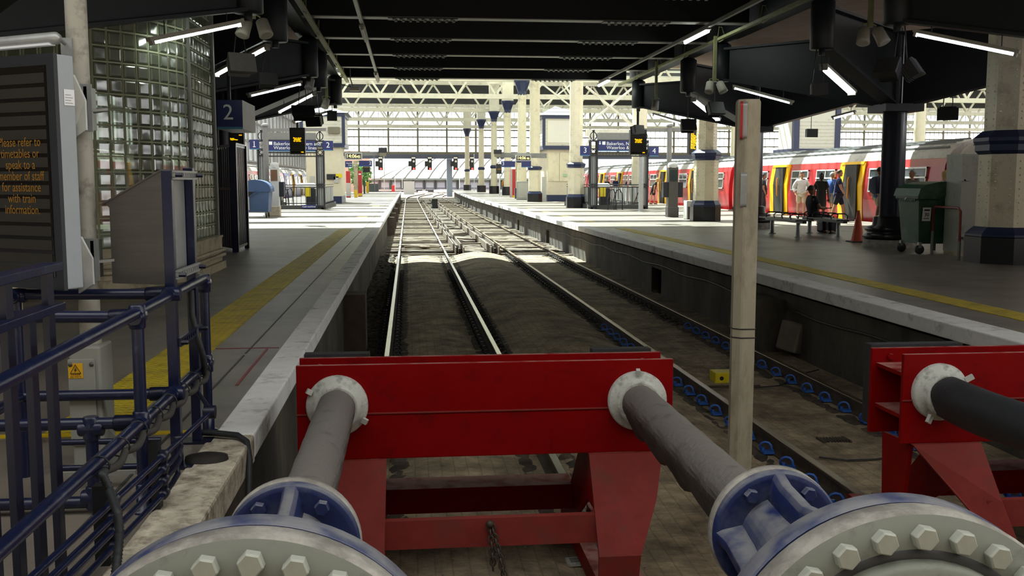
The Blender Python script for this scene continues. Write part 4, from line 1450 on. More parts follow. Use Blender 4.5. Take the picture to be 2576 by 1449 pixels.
for p in (ret0, ret1):
    mm.box(p.x-.03, p.x+.06, p.y-.05, p.y+.05, ZB0-.02, ZB1+.6)
mm.build('mullion', M_midgrey, t)
# stone plinth with two pipes
nn = []
for i, p in enumerate(path):
    q0, q1 = path[max(i-1, 0)], path[min(i+1, len(path)-1)]
    d = (q1-q0).normalized()
    nn.append(V((d.y, -d.x, 0)))
pb = MB()
for z0, z1, o in ((0, .12, .16), (.12, .50, .1), (.50, .53, .12)):
    for i in range(len(path)-1):
        a, b, na, nb = path[i], path[i+1], nn[i], nn[i+1]
        vs = [a-na*.1, b-nb*.1, b+nb*o, a+na*o]
        pb.add([v+UP*z0 for v in vs]+[v+UP*z1 for v in vs], [(0, 1, 2, 3), (4, 7, 6, 5), (0, 4, 5, 1), (1, 5, 6, 2), (2, 6, 7, 3), (3, 7, 4, 0)])
struct(pb.build('wall_plinth', M_stone))
for i, z in enumerate((.30, .22)):
    tag(MB().tube([p+n*.135+UP*z for p, n in zip(path, nn)], .03, 8).build('conduit_pipe', M_stone), ('upper' if i == 0 else 'lower')+' painted pipe along the stone plinth below the glass blocks', 'pipe')
# a pale interior and lamps behind the screen
struct(MB().box(-8.5, -8.4, 13.5, 19, 0, 4.4).build('wall_office', M_lightgrey))

# ------------------------------------------------------------------ signs
def sign_box(c, w, h, d, lab, txt, rz=0., band=True, side=None):
    """navy platform sign: box with teal foot line and white figures; c is the middle of its front face"""
    t = thing('platform_sign', lab, 'sign', c)
    m = Matrix.Rotation(rz, 3, 'Z')
    mb = MB().box(-w/2, w/2, 0, d, -h/2, h/2).rot(m).move(c)
    mb.build('sign_panel', M_signnavy, t)
    if band:
        MB().box(-w/2, w/2, -.004, 0, -h/2, -h/2+h*.075).rot(m).move(c).build('teal_band', M_signband, t)
    if side:
        MB().box(w/2, w/2+.004, 0, d, -h/2, h/2).rot(m).move(c).build('side_panel', side, t)
    for s, (u, v), sz, al in txt:
        p = V(c)+m @ V((u, -.006, v))
        lettering('lettering', s, p, sz, m @ V((1, 0, 0)), UP, M_letter, t, al, line=.9, depth=.002)
        if s == '1':
            q = p+UP*(sz*.36)
            MB().beam(q, q+V((-sz*.2, 0, -sz*.13)), sz*.09, .004).beam(p+V((-sz*.18, 0, -sz*.34)), p+V((sz*.18, 0, -sz*.34)), .004, sz*.09).build('digit_strokes', M_letter, t)
    return t
a, b = at(546, 288, Y=20), at(610, 288, Y=20)
h = at(578, 252, Y=20).z-at(578, 325, Y=20).z
t = sign_box(V(((a.x+b.x)/2, 20, at(578, 288, Y=20).z)), b.x-a.x, h, 1.6, 'big navy box sign with a white 2 on the corner of the glass-block wall', [('2', (-.03, .03), .42, 'CENTER')], side=M_lightgrey)
MB().box(a.x+.1, a.x+.16, 20.6, 20.66, at(578, 252, Y=20).z, 4.6).build('hanger', M_black, t)

# navy barred gate beyond the glass wall
g0, g1, g2 = at(547, 627, Z=0), at(592, 635, Z=0), at(622, 624, Z=0)
zt = at(592, 362, Y=g1.y).z
t = thing('bar_gate', 'tall navy barred gate panel beside the glass-block wall', 'gate', g1)
for nm, p, q, n in (('gate_leaf', g0, g1, 9), ('gate_side', g1+V((.04, .05, 0)), g2, 10)):
    mb = MB()
    for k in range(n):
        f = (k+.5)/n
        c = p.lerp(q, f)
        mb.beam(c+UP*.1, c+UP*(zt-.03), .03, .03)
    for z in (.1, 1.25 if nm == 'gate_leaf' else zt, zt-.03):
        mb.beam(p+UP*z, q+UP*z, .05, .05)
    mb.build(nm, M_navy, t)
    MB().beam(q, q+UP*zt, .09, .09).build('gate_post', M_navy, t)
MB().beam(g0, g0+UP*zt, .08, .08).build('gate_post', M_navy, t)
MB().beam(g1+V((.03, .03, 0)), g1+V((.03, .03, zt)), .08, .08).build('gate_post', M_navy, t)
tag(MB().beam(g0+V((.1, .35, 1.05)), g1+V((-.1, .35, 1.05)), .02, 2.0).build('privacy_sheet', M_galv), 'grey mesh sheet behind the navy gate bars', 'sheet')

# blue wheeled bin
p = at(650, 547, Z=0)
t = thing('wheeled_bin', 'blue wheeled bin with a domed lid on the left platform', 'bin', p)
bw, bd = .62, .5
mb = MB()
mb.loft([[p+V((x*s, y*s, z)) for x, y in ((-bw, -bd), (bw-.12, -bd), (bw-.12, bd), (-bw, bd))] for s, z in ((.88, .22), (1, 1.0))], smooth=False)
mb.build('bin_body', M_binblue, t, bevel=.02)
poly = [p+V((-bw*1.03+bw*1.95*(.5-.5*cos(w)), -bd*1.04, 1.0+.46*sin(w)**.8)) for w in [pi*i/16 for i in range(17)]]
MB().prism(poly, (0, bd*2.08, 0)).build('lid', M_binblue, t)
MB().prism([p+V((-.42, -bd-.004, .72)), p+V((-.42, -bd-.004, 1.1)), p+V((-.22, -bd-.004, 1.1)), p+V((-.1, -bd-.004, .98)), p+V((-.34, -bd-.004, .72))], (0, -.004, 0)).build('mark', M_iron, t)
MB().beam(p+V((-.27, -bd-.02, .3)), p+V((-.27, -bd-.02, .82)), .07, .03).build('lid_arm', M_lightgrey, t)
MB().beam(p+V((-.4, -bd-.015, .74)), p+V((.1, -bd-.015, 1.02)), .1, .02).build('lid_strap', M_binblue, t)
for x in (-.45, .36):
    for y in (-.36, .36):
        MB().lathe(p+V((x-.02, y, .085)), (1, 0, 0), [(.03, -.01), (.085, 0), (.085, .04), (.03, .05)], 14).build('wheel', M_rubber, t)
        MB().box(p.x+x-.03, p.x+x+.03, p.y+y-.03, p.y+y+.03, .1, .24).build('caster_fork', M_galv, t)

# ------------------------------------------------------------------ poles, pillars and screens
def pole(px, py, ptop, r, lab, m=M_midgrey, cap=True):
    p = at(px, py, Z=0)
    zt = at(px, ptop, Y=p.y).z
    t = thing('platform_pole', lab, 'pole', p)
    MB().cyl(p, p+UP*zt, r, n=16).build('shaft', m, t)
    if cap:
        MB().lathe(p+UP*zt, (0, 0, 1), [(r*1.5, 0), (r*1.5, .07), (r*.6, .12)], 16).build('cap', m, t)
    MB().lathe(p, (0, 0, 1), [(r*1.7, 0), (r*1.7, .03)], 16).build('foot', m, t)
    return p, zt
pA, zA = pole(673, 543, 318, .11, 'thick grey pole in front of the left stair entrance')
pB, zB = pole(697, 522, 250, .06, 'slim pale pole just right of the thick grey pole', M_galv, False)
pC, zC = pole(1681, 543, 318, .10, 'dark grey pole beside the ticket pillar on the right platform')
pD, zD = pole(1612, 533, 395, .11, 'pale grey post below the hanging screen at the right stair entrance', M_galv, False)
tag(MB().beam(V((pA.x, pA.y, zA-.15)), V((pA.x+2.4, pA.y+.2, zA-.1)), .1, .12).build('sign_arm', M_midgrey), 'grey arm reaching from the thick pole towards the hanging screen', 'arm')
tag(MB().beam(V((pC.x-1.5, pC.y, zC-.15)), V((pC.x+1.8, pC.y+.1, zC-.1)), .1, .12).build('sign_arm', M_midgrey), 'grey arm across the top of the dark grey pole', 'arm')
def pillar(px0, px1, py, ptop, lab, dark=None):
    a, b = at(px0, py, Z=0), at(px1, py, Z=0)
    c = (a+b)/2
    w = (b.x-a.x)
    zt = at(px0, ptop, Y=c.y).z
    t = thing('help_pillar', lab, 'pillar', c)
    c = c+V((0, .2, 0))
    MB().cbox(c+UP*(zt*.46), w, .36, zt*.92-.02).build('pillar_body', M_steel if dark else M_lightgrey, t, bevel=.03)
    MB().loft([[c+V((cos(q)*w*.5*s, sin(q)*.2*s, z)) for q in [2*pi*i/20 for i in range(20)]] for s, z in ((1, zt*.9), (1.02, zt*.95), (.9, zt*.985), (.5, zt))]).build('rounded_top', M_lightgrey, t)
    MB().box(c.x-w*.36, c.x+w*.36, c.y-.2, c.y-.18, zt*.66, zt*.86).build('glass_front', M_brown if not dark else M_tglass, t)
    MB().cbox(c+V((0, 0, .2)), w*1.12, .42, .4).build('foot', M_stone if not dark else M_steel, t, bevel=.02)
    for s in (-1, 1):
        MB().cbox(c+V((s*(w*.5+.1), 0, zt*.5)), .2, .3, zt*.28).build('side_box', M_iron, t, bevel=.02)
pillar(681, 703, 544, 408, 'grey pillar with a rounded top by the blue bin')
pillar(1681, 1706, 546, 408, 'stainless pillar with black side boxes on the right platform', True)
def screen(px0, px1, py0, py1, Y, lab, lines, foot=True, rz=0., head=None):
    a, b = at(px0, py0, Y=Y), at(px1, py1, Y=Y)
    c = V(((a.x+b.x)/2, Y, (a.z+b.z)/2))
    w, h = b.x-a.x, a.z-b.z
    t = thing('hanging_screen', lab, 'screen', c)
    m = Matrix.Rotation(rz, 3, 'Z')
    MB().box(-w/2, w/2, 0, .22, -h/2, h/2).rot(m).move(c).build('casing', M_iron, t)
    MB().box(-w*.44, w*.44, -.006, 0, -h*.46, h*.46).rot(m).move(c).build('screen_face', M_screen, t)
    n = 13
    r = MB()
    for i in range(n):
        z = h*.42-i*h*.84/n
        MB().box(-w*.42, w*.42, -.009, -.006, z-h*.024, z+h*.02).rot(m).move(c).build('text_row', M_row, t)
    for s, u, v, sz, al in lines:
        lettering('text_line', s, c+m @ V((u*w, -.012, v*h)), sz*h, m @ V((1, 0, 0)), UP, M_amber, t, al, sx=.8, line=.75, depth=.001)
    zt = 4.7 if Y < 34 else c.z+h/2+.5
    MB().box(-.03, .03, .08, .14, h/2, zt-c.z).rot(m).move(c).build('hanger', M_black, t)
chk = [('Please check\ntimetables\nfor services', 0, .05, .075, 'CENTER'), ('14:06', .4, -.42, .06, 'RIGHT')]
screen(728, 768, 321, 388, 33.2, 'hanging amber departure screen before the left stair sign', chk)
screen(1586, 1626, 326, 389, 33.2, 'hanging amber departure screen before the right stair sign', chk)
screen(1734, 1768, 325, 389, 36, 'amber timetable screen half hidden by the riveted column', [('14:12        Plat 4\nDorking\nCalling at\nVauxhall\nClapham Junction\nEarlsfield\nWimbledon\nRaynes Park\nMotspur Park\nEpsom\nDorking', -.4, .03, .075, 'LEFT')], rz=.1)
screen(575, 614, 332, 372, 27, 'amber screen tucked between the big 2 sign and the navy gate', [('14:13', .38, .3, .11, 'RIGHT'), ('Reading\nVirginia Water', -.4, .05, .1, 'LEFT')])

# ------------------------------------------------------------------ stair entrances with iron portals
def portal(pa, pb, ytop, sl, sr, lab, txt, side):
    a, b = at(*pa, Z=0), at(*pb, Z=0)
    b = V((b.x, a.y+(b.y-a.y)*0, 0))
    Y = a.y
    zt = at(pa[0], ytop, Y=Y).z
    t = thing('stair_entrance', lab, 'entrance', (a+b)/2)
    for p in (a, b):
        mb = MB()
        for dx in (-.17, .17):
            for dy in (0, .34):
                mb.box(p.x+dx-.035, p.x+dx+.035, p.y+dy-.035, p.y+dy+.035, 0, zt)
        for z in (.15, 1.12, 1.25, zt-.75, zt-.45, zt-.05):
            mb.box(p.x-.2, p.x+.2, p.y-.03, p.y+.37, z-.03, z+.03)
        for k in range(2):
            mb.box(p.x-.06+k*.12-.012, p.x-.06+k*.12+.012, p.y-.01, p.y+.01, .15, zt-.75)
        mb.build('iron_pillar', M_iron, t)
        MB().box(p.x-.13, p.x+.13, p.y+.1, p.y+.3, .1, zt-.75).build('pillar_core', M_galv, t)
        f = MB()
        f.tube([(p.x+.16*cos(w), p.y+.17, zt+.2+.2*sin(w)) for w in [2*pi*i/14 for i in range(14)]], .025, 6, closed=True)
        f.tube([(p.x+.1*cos(w), p.y+.17, zt-.6+.1*sin(w)) for w in [2*pi*i/12 for i in range(12)]], .02, 6, closed=True)
        f.sph((p.x, p.y+.17, zt+.46), .07).cyl((p.x, p.y+.17, zt-.02), (p.x, p.y+.17, zt+.42), .03)
        f.build('finial', M_iron, t)
    x0, x1 = a.x+.2, b.x-.2
    mb = MB()
    for z in (zt-.02, zt-.62, zt-.8):
        mb.box(x0, x1, Y-.03, Y+.03, z-.03, z+.03)
    n = int((x1-x0)/.16)
    for k in range(n):
        x = x0+(k+.5)*(x1-x0)/n
        mb.box(x-.01, x+.01, Y-.01, Y+.01, zt-.8, zt-.62)
    mb.build('iron_lintel', M_iron, t)
    MB().box(x0, x1, Y+.02, Y+.3, zt-.05, zt+.36).build('lintel_back', M_midgrey, t)
    MB().box(x0, x1, Y-.09, Y-.04, zt-.56, zt-.04).build('sign_board', M_signnavy, t)
    MB().box(x0, x1, Y-.095, Y-.09, zt-.56, zt-.525).build('teal_band', M_signband, t)
    lettering('lettering', txt, (x0+.42, Y-.1, zt-.29), .235, (1, 0, 0), UP, M_letter, t, 'LEFT', line=.85)
    ic = MB().box(x0+.2, x0+.36, Y-.1, Y-.095, zt-.24, zt-.08)
    ic.build('stairs_symbol', M_letter, t)
    MB().prism([(x0+.02, Y-.1, zt-.16), (x0+.08, Y-.1, zt-.25), (x0+.14, Y-.1, zt-.16), (x0+.1, Y-.1, zt-.16), (x0+.1, Y-.1, zt-.07), (x0+.06, Y-.1, zt-.07), (x0+.06, Y-.1, zt-.16)], (0, .004, 0)).build('arrow_symbol', M_letter, t)
    # low railing round the stair well
    kb = MB()
    dp = 8.5
    x0, x1 = a.x, b.x
    for p, q in ((V((x0, Y+.2, 0)), V((x1, Y+.2, 0))), (V((x0, Y+.4, 0)), V((x0, Y+dp, 0))), (V((x1, Y+.4, 0)), V((x1, Y+dp, 0)))):
        kb.beam(p+UP*.1, q+UP*.1, .3, .2)
    kb.build('kerb', M_stone if 0 else M_darkgrey, t)
    for p, q in ((V((x0, Y+.2, 0)), V((x1, Y+.2, 0))), (V((x0, Y+.4, 0)), V((x0, Y+dp, 0))), (V((x1, Y+.4, 0)), V((x1, Y+dp, 0)))):
        r = MB()
        for z in (.3, 1.1, 1.22):
            r.beam(p+UP*z, q+UP*z, .05, .04)
        n = int((q-p).length/.21)
        for k in range(n):
            c = p.lerp(q, (k+.5)/n)
            r.beam(c+UP*.2, c+UP*1.12, .022, .022)
        r.build('railing', M_iron, t)
        if abs(p.x-q.x) < .1:
            n2 = 7
            for k in range(n2):
                u, v = p.lerp(q, (k+.1)/n2), p.lerp(q, (k+.85)/n2)
                MB().beam(u+UP*.68, v+UP*.68, .03, .82).build('infill_panel', M_galv, t)
    return a, b, zt, Y
pa, pb, pzt, PYY = portal((661, 527), (803, 528), 352, '1', '2', 'iron stair entrance with a navy sign on the left platform', 'Bakerloo, Northern and\nWaterloo & City lines', -1)
qa, qb, qzt, QYY = portal((1493, 526), (1623, 526), 352, '3', '4', 'iron stair entrance with a navy sign on the right platform', 'Bakerloo, Northern and\nWaterloo & City lines', 1)
def num_sign(px0, px1, py0, py1, Y, s, lab, size=None, u=0):
    a, b = at(px0, py0, Y=Y), at(px1, py1, Y=Y)
    w, h = b.x-a.x, a.z-b.z
    return sign_box(V(((a.x+b.x)/2, Y, (a.z+b.z)/2)), w, h, .12, lab, [(s, (u*w, .02), size or h*.78, 'CENTER')])
num_sign(627, 652, 351, 376, PYY-.15, '1', 'square navy sign with a white 1 left of the left stair entrance')
num_sign(812, 838, 354, 379, PYY-.15, '2', 'square navy sign with a white 2 right of the left stair entrance')
num_sign(1460, 1484, 367, 392, QYY-.15, '3', 'square navy sign with a white 3 left of the right stair entrance')
num_sign(1634, 1657, 369, 393, QYY-.15, '4', 'square navy sign with a white 4 by the right stair entrance')
a, b = at(759, 520, Y=PYY-.1), at(794, 527, Y=PYY-.1)
sign_box(V(((a.x+b.x)/2, PYY-.12, .14)), b.x-a.x, .17, .05, 'low navy cash machine sign at the foot of the left stair railing', [('Cash machines', (.02, 0), .11, 'CENTER')], band=False)
# bicycle hoops and white cases by the railings
for px, py, lab in ((718, 520, 'black bicycle hoop in front of the left stair railing, the nearer one'), (730, 517, 'black bicycle hoop in front of the left stair railing, the farther one'), (1540, 527, 'black bicycle hoop at the right stair railing, left one'), (1556, 527, 'black bicycle hoop at the right stair railing, right one')):
    p = at(px, py, Z=0)
    tag(MB().tube([p+V((-.22, 0, 0)), p+V((-.24, 0, .5)), p+V((-.1, 0, .95)), p+V((.05, 0, 1.0)), p+V((.16, 0, .8)), p+V((.2, 0, 0))], .03, 8).build('bicycle_hoop', M_iron), lab, 'hoop')
for px, py, Y, lab in ((770, 468, PYY+3, 'white rounded case over the left stair railing'), (1510, 468, QYY+2, 'white rounded case over the right stair railing')):
    p = at(px, py, Y=Y)
    t = thing('ticket_case', lab, 'case', (p.x, p.y, 0))
    MB().lathe(p+V((-.5, 0, 0)), (1, 0, 0), [(.05, 0), (.13, .1), (.15, .3), (.15, .9), (.1, 1.0)], 16).build('rounded_hood', M_letter, t)
    MB().cbox((p.x+.25, p.y, .5), .5, .4, 1.0).build('case_base', M_iron, t)
    MB().cbox((p.x+.1, p.y-.21, .85), .3, .02, .5).build('yellow_poster', mat('poster_yellow', '#e6cf1f', .5, var=0), t)
tag(MB().beam(at(1591, 523, Z=0), at(1605, 485, Y=QYY-.5), .04, .03).build('wooden_bar', M_brown), 'brown wooden bar leaning by the right stair entrance', 'bar')

# ------------------------------------------------------------------ riveted columns
def octa(c, r, z):
    return [V((c.x+r*cos(pi/8+i*pi/4), c.y+r*sin(pi/8+i*pi/4), z)) for i in range(8)]
def column(px, py, lab, zb=(2.13, 2.5), rl=.44, ru=.36, rp=.54, zp=.72, ztop=9.5, riv=True, c=None):
    c = c or (at(px, py, Z=0)+V((0, rp*.9, 0)))
    t = thing('riveted_column', lab, 'column', c)
    MB().loft([octa(c, rp, 0), octa(c, rp, zp*.72), octa(c, rp*.97, zp*.74)], smooth=False).build('plinth', M_plinth, t)
    MB().loft([octa(c, rp*.99, zp*.74), octa(c, rp*.99, zp*.8), octa(c, rp*.9, zp*.9), octa(c, rl+.02, zp)], smooth=False).build('plinth_moulding', M_capblue, t)
    MB().loft([octa(c, rl, zp-.01), octa(c, rl*.98, zb[0])], smooth=False).build('lower_shaft', M_cream, t)
    h = zb[1]-zb[0]
    MB().loft([octa(c, rl+.0, zb[0]), octa(c, rl+.06, zb[0]+h*.15), octa(c, rl+.06, zb[0]+h*.4), octa(c, rl+.09, zb[0]+h*.55), octa(c, rl+.09, zb[0]+h*.7), octa(c, ru+.02, zb[1])], smooth=False).build('band', M_capblue, t)
    MB().loft([octa(c, ru, zb[1]-.01), octa(c, ru, ztop)], smooth=False).build('upper_shaft', M_cream, t)
    if riv:
        rv = MB()
        for (r, z0, z1) in ((rl*.985, zp+.08, zb[0]-.05), (ru, zb[1]+.08, min(ztop, 5.5 if c.y < 40 else 9))):
            for i in range(8):
                a0, a1 = pi/8+i*pi/4, pi/8+(i+1)*pi/4
                p0, p1 = V((cos(a0), sin(a0), 0))*r, V((cos(a1), sin(a1), 0))*r
                nrm = ((p0+p1)/2).normalized()
                if nrm.y > .5:
                    continue
                for f in ((.2, .8) if r > .1 else ()):
                    q = p0.lerp(p1, f)
                    z = z0
                    while z < z1:
                        rv.lathe(c+q+UP*z, nrm, [(.02, 0), (.015, .012), (0, .015)], 6)
                        z += .115
        rv.build('rivets', M_cream, t)
    return t
column(0, 0, 'big riveted cream column at the right edge, nearest of its row', zb=(1.86, 2.26), rl=.52, ru=.45, rp=.68, zp=.62, ztop=5.5, c=V((at(2470, 480, Y=16.3).x+.50, 16.3, 0)))
column(1784, 557, 'riveted cream column with a navy band, before the red train')
column(1452, 523, 'riveted cream column just left of the right stair entrance', zb=(2.1, 2.4), ztop=12.6)
column(1347, 508, 'riveted cream column beside the boarded kiosk', zb=(2.15, 2.42), ztop=12.6)
def smooth_column(px, py, lab, r=.33, c=None):
    c = c or at(px, py, Z=0)
    t = thing('iron_column', lab, 'column', c)
    MB().lathe(c, (0, 0, 1), [(.62, 0), (.62, .85)], 8, smooth=False, rot=pi/8).build('plinth', M_plinth, t)
    MB().lathe(c, (0, 0, 1), [(.4, .85), (.38, 2.9)], 20).build('lower_shaft', M_cream, t)
    MB().lathe(c, (0, 0, 1), [(.4, 2.88), (.47, 2.95), (.47, 3.15), (.36, 3.25)], 20).build('band', M_capblue, t)
    MB().lathe(c, (0, 0, 1), [(.36, 3.2), (.33, 8.3)], 20).build('upper_shaft', M_cream, t)
    MB().lathe(c, (0, 0, 1), [(.35, 8.2), (.37, 8.5), (.62, 9.2), (.68, 9.25), (.68, 9.4)], 8, smooth=False, rot=pi/8).build('capital', M_capblue, t)
    MB().box(c.x-.55, c.x+.55, c.y-.45, c.y+.45, 9.4, 12.5).build('roof_bracket', M_white, t)
for px, py, n in ((1313, 500, 'first of the row, half hidden by riveted columns'), (1277, 491, 'second of the receding row'), (1243, 486.5, 'third of the receding row'), (1211, 483, 'fourth of the receding row'), (1175.5, 479, 'last of the receding row')):
    smooth_column(px, py, 'cream iron column with a navy capital, '+n)
for x, y, n in ((33, 62, 'nearer one'), (33, 80, 'middle one'), (33, 99, 'farthest one')):
    smooth_column(0, 0, 'cream iron column beyond the red train, '+n, c=V((x, y, 0)))
# braces between the big columns
def brace(px0, px1, py0, py1, Y, lab):
    a, b = at(px0, py0, Y=Y), at(px1, py1, Y=Y)
    t = thing('cross_brace', lab, 'brace', ((a.x+b.x)/2, Y, b.z))
    MB().beam(a, b, .22, .1).build('brace_bar', M_white, t)
    MB().beam(V((a.x, Y+.12, b.z)), V((b.x, Y+.12, a.z)), .22, .1).build('brace_bar', M_white, t)
    MB().beam(V((a.x, Y, b.z-.35)), V((b.x, Y, b.z-.35)), .3, .35).build('lower_chord', M_white, t)
    MB().beam(V((a.x, Y, b.z-1.1)), V((b.x, Y, b.z-1.1)), .25, .22).build('tie_bar', M_white, t)
    mb = MB()
    n = 4
    for k in range(n):
        x0, x1 = a.x+(b.x-a.x)*k/n, a.x+(b.x-a.x)*(k+1)/n
        mb.beam((x0, Y, b.z-1.05), ((x0+x1)/2, Y, b.z-.4), .12, .1).beam(((x0+x1)/2, Y, b.z-.4), (x1, Y, b.z-1.05), .12, .1)
    mb.build('small_lattice', M_white, t)
brace(1475, 1594, 218, 318, 52.4, 'white X-shaped brace right of the riveted column at the right stair entrance')
brace(1366, 1436, 212, 268, 73, 'smaller white X-shaped brace above the boarded kiosk')
p = at(1610, 400, Y=52.4)
t = thing('riveted_column', 'riveted cream column behind the hanging screen at the right stairs', 'column', (p.x, 52.6, 0))
MB().loft([octa(V((p.x, 52.6, 0)), .4, 0), octa(V((p.x, 52.6, 0)), .4, 12.6)], smooth=False).build('shaft', M_cream, t)

# ------------------------------------------------------------------ boarded kiosks
def kiosk(x0, x1, ya, yb, zm, zt, zr, lab, over, post_side):
    """cream kiosk: narrow lower room, overhanging boarded upper box with navy corner posts, hipped slate roof"""
    t = thing('kiosk', lab, 'kiosk', ((x0+x1)/2, (ya+yb)/2, 0))
    MB().box(x0, x1, ya, yb, .12, zm).build('lower_room', M_cream if 0 else mat('kiosk_cream', '#ddd3ba', .6, var=.04, scale=2, dirt='#c3b798', damt=.15), t)
    MB().box(x0-.03, x1+.03, ya-.03, yb+.03, 0, .45).build('base_board', M_capblue, t)
    u0, u1, v0, v1 = x0-over, x1+over, ya-over, yb+over
    mb = MB()
    mb.box(u0, u1, v0, v1, zm+.1, zt)
    mb.build('upper_box', M_board, t)
    g = MB()
    k = int((zt-zm)/.22)
    for i in range(k):
        z = zm+.2+i*.22
        g.box(u0-.008, u1+.008, v0-.008, v1+.008, z-.006, z+.006)
    g.build('board_joints', M_stone, t)
    for x in (u0, u1):
        MB().box(x-.1, x+.1, v0-.03, v0+.18, zm, zt).build('corner_post', M_capblue, t)
    MB().box(u0-.06, u1+.06, v0-.06, v1+.06, zm-.12, zm+.14).build('lower_band', M_capblue, t)
    MB().box(u0-.1, u1+.1, v0-.1, v1+.1, zt-.16, zt+.06).build('eaves_band', M_capblue, t)
    cx, cy = (u0+u1)/2, (v0+v1)/2
    r0 = [(u0-.3, v0-.3, zt+.06), (u1+.3, v0-.3, zt+.06), (u1+.3, v1+.3, zt+.06), (u0-.3, v1+.3, zt+.06)]
    MB().add(r0+[(cx-.2, cy-.6, zr), (cx+.2, cy+.6, zr)], [(0, 1, 4), (1, 2, 5, 4), (2, 3, 5), (3, 0, 4, 5), (0, 3, 2, 1)]).build('hipped_roof', M_slate, t)
    return t, u0, u1, v0
Yk = 64.5
x0, x1 = at(772, 510, Y=Yk).x, at(859, 510, Y=Yk).x
zm, zt, zr = at(860, 366, Y=Yk).z, at(860, 287, Y=Yk).z, at(860, 262, Y=Yk).z
kt, u0, u1, v0 = kiosk(x0, x1, Yk, Yk+4, zm, zt, zr, 'cream boarded kiosk with navy trim on the left platform', .22, 1)
for px, py, w, h, m in ((786, 453, .26, .5, M_lightgrey), (846, 452, .3, .4, M_lightgrey), (853, 442, .4, .25, MATS['poster_yellow']), (833, 445, .55, .35, M_iron)):
    p = at(px, py, Y=Yk)
    MB().cbox((p.x, Yk-.05, p.z), w, .1, h).build('wall_box' if m is M_lightgrey else 'notice', m, kt)
p = at(840, 328, Y=Yk-.4)
t = thing('hanging_floodlight', 'brown floodlight on the front of the left boarded kiosk', 'floodlight', p)
MB().cbox(p, .72, .3, .42).build('housing', M_scr, t, bevel=.03)
Yr = 69.3
x0, x1 = at(1377, 508, Y=Yr).x, at(1447, 508, Y=Yr).x
zm, zt, zr = at(1400, 372, Y=Yr).z, at(1400, 293, Y=Yr).z, at(1400, 262, Y=Yr).z
kt, u0, u1, v0 = kiosk(x0, x1, Yr, Yr+5, zm, zt, zr, 'cream kiosk with white upper box and navy trim on the right platform', .3, -1)
a, b = at(1378, 384, Y=Yr), at(1436, 456, Y=Yr)
for i in range(2):
    w = (b.x-a.x)/2
    MB().box(a.x+i*w+.02, a.x+(i+1)*w-.02, Yr-.06, Yr, b.z, a.z).build('door_leaf', M_stone if 0 else M_cream, kt)
MB().box(u0+.25, u1-.1, v0-.05, v0-.01, zm+.35, zt-.3).build('white_panel', mat('panel_white', '#e7e4da', .5, var=.02), kt)
p = at(1421, 441, Y=Yr)
MB().cbox((p.x, Yr-.08, p.z), .3, .03, .2).build('green_notice', mat('notice_green', '#a9c9a4', .5, var=0), kt)
p = at(1368, 480, Y=Yr-.6)
tag(MB().cbox((p.x, p.y, .85), .3, .25, 1.7).build('meter_box', M_lightgrey), 'tall grey meter cabinet left of the right kiosk', 'cabinet')

# clocks and direction signs hung between column and kiosk
def clock(px0, px1, py0, py1, Y, s, s2, lab):
    a, b = at(px0, py0, Y=Y), at(px1, py1, Y=Y)
    w, h = b.x-a.x, a.z-b.z
    c = V(((a.x+b.x)/2, Y, (a.z+b.z)/2))
    t = thing('platform_clock', lab, 'clock', c)
    MB().box(a.x, b.x, Y, Y+.25, b.z, a.z).build('clock_case', M_lightgrey, t)
    MB().box(a.x+w*.06, b.x-w*.06, Y-.02, Y, b.z+h*.14, a.z-h*.14).build('clock_face', M_darkgrey, t)
    lettering('hour_digits', s, (c.x-w*.12, Y-.03, c.z), h*.72, (1, 0, 0), UP, M_clockled, t, sx=.95)
    lettering('second_digits', s2, (c.x+w*.3, Y-.03, c.z-h*.08), h*.5, (1, 0, 0), UP, M_clockled, t, sx=.95)
    return c, w, h
clock(868, 911, 384, 402, 60, '14:06', '45', 'platform clock reading 14:06 45 by the left kiosk')
clock(1297, 1336, 390, 405, 63, '14:06', '46', 'platform clock reading 14:06 46 by the right columns')
tag(MB().beam(at(864, 388, Y=60.4), at(962, 386, Y=60.4), .14, .22).build('sign_beam', M_midgrey), 'grey beam carrying the left platform clock', 'beam')
tag(MB().beam(at(1248, 390, Y=63.4), at(1375, 392, Y=63.4), .14, .3).build('sign_beam', M_midgrey), 'grey beam carrying the right platform clock', 'beam')
num_sign(903, 936, 404, 419, 60, '2', 'wide navy sign with a white 2 under the left clock', u=.36)
num_sign(1261, 1296, 405, 421, 63, '3', 'wide navy sign with a white 3 under the right clock', u=-.36)
num_sign(1312, 1336, 405, 421, 63, '', 'small navy direction sign under the right clock')
DSIGN = num_sign(868, 886, 405, 421, 60, '', 'small navy direction sign left of the wide 2 sign')
a = at(870, 411, Y=59.98)
lettering('lettering', 'Northern and\nCity lines', (a.x+.36, 59.97, a.z-.05), .12, (1, 0, 0), UP, M_letter, DSIGN)
for px, py, Y, w, h, lab in ((963, 378, 60.2, .5, .5, 'dark floodlight on the end of the left clock beam'), (1252, 382, 63.2, .5, .45, 'dark floodlight on the end of the right clock beam')):
    p = at(px, py, Y=Y)
    t = thing('hanging_floodlight', lab, 'floodlight', p)
    MB().cbox(p, w, .3, h*.6).build('housing', M_iron, t)
    MB().cbox(p+V((0, -.02, -h*.5)), w*.8, .25, h*.4).build('lamp_glass', M_scr, t)
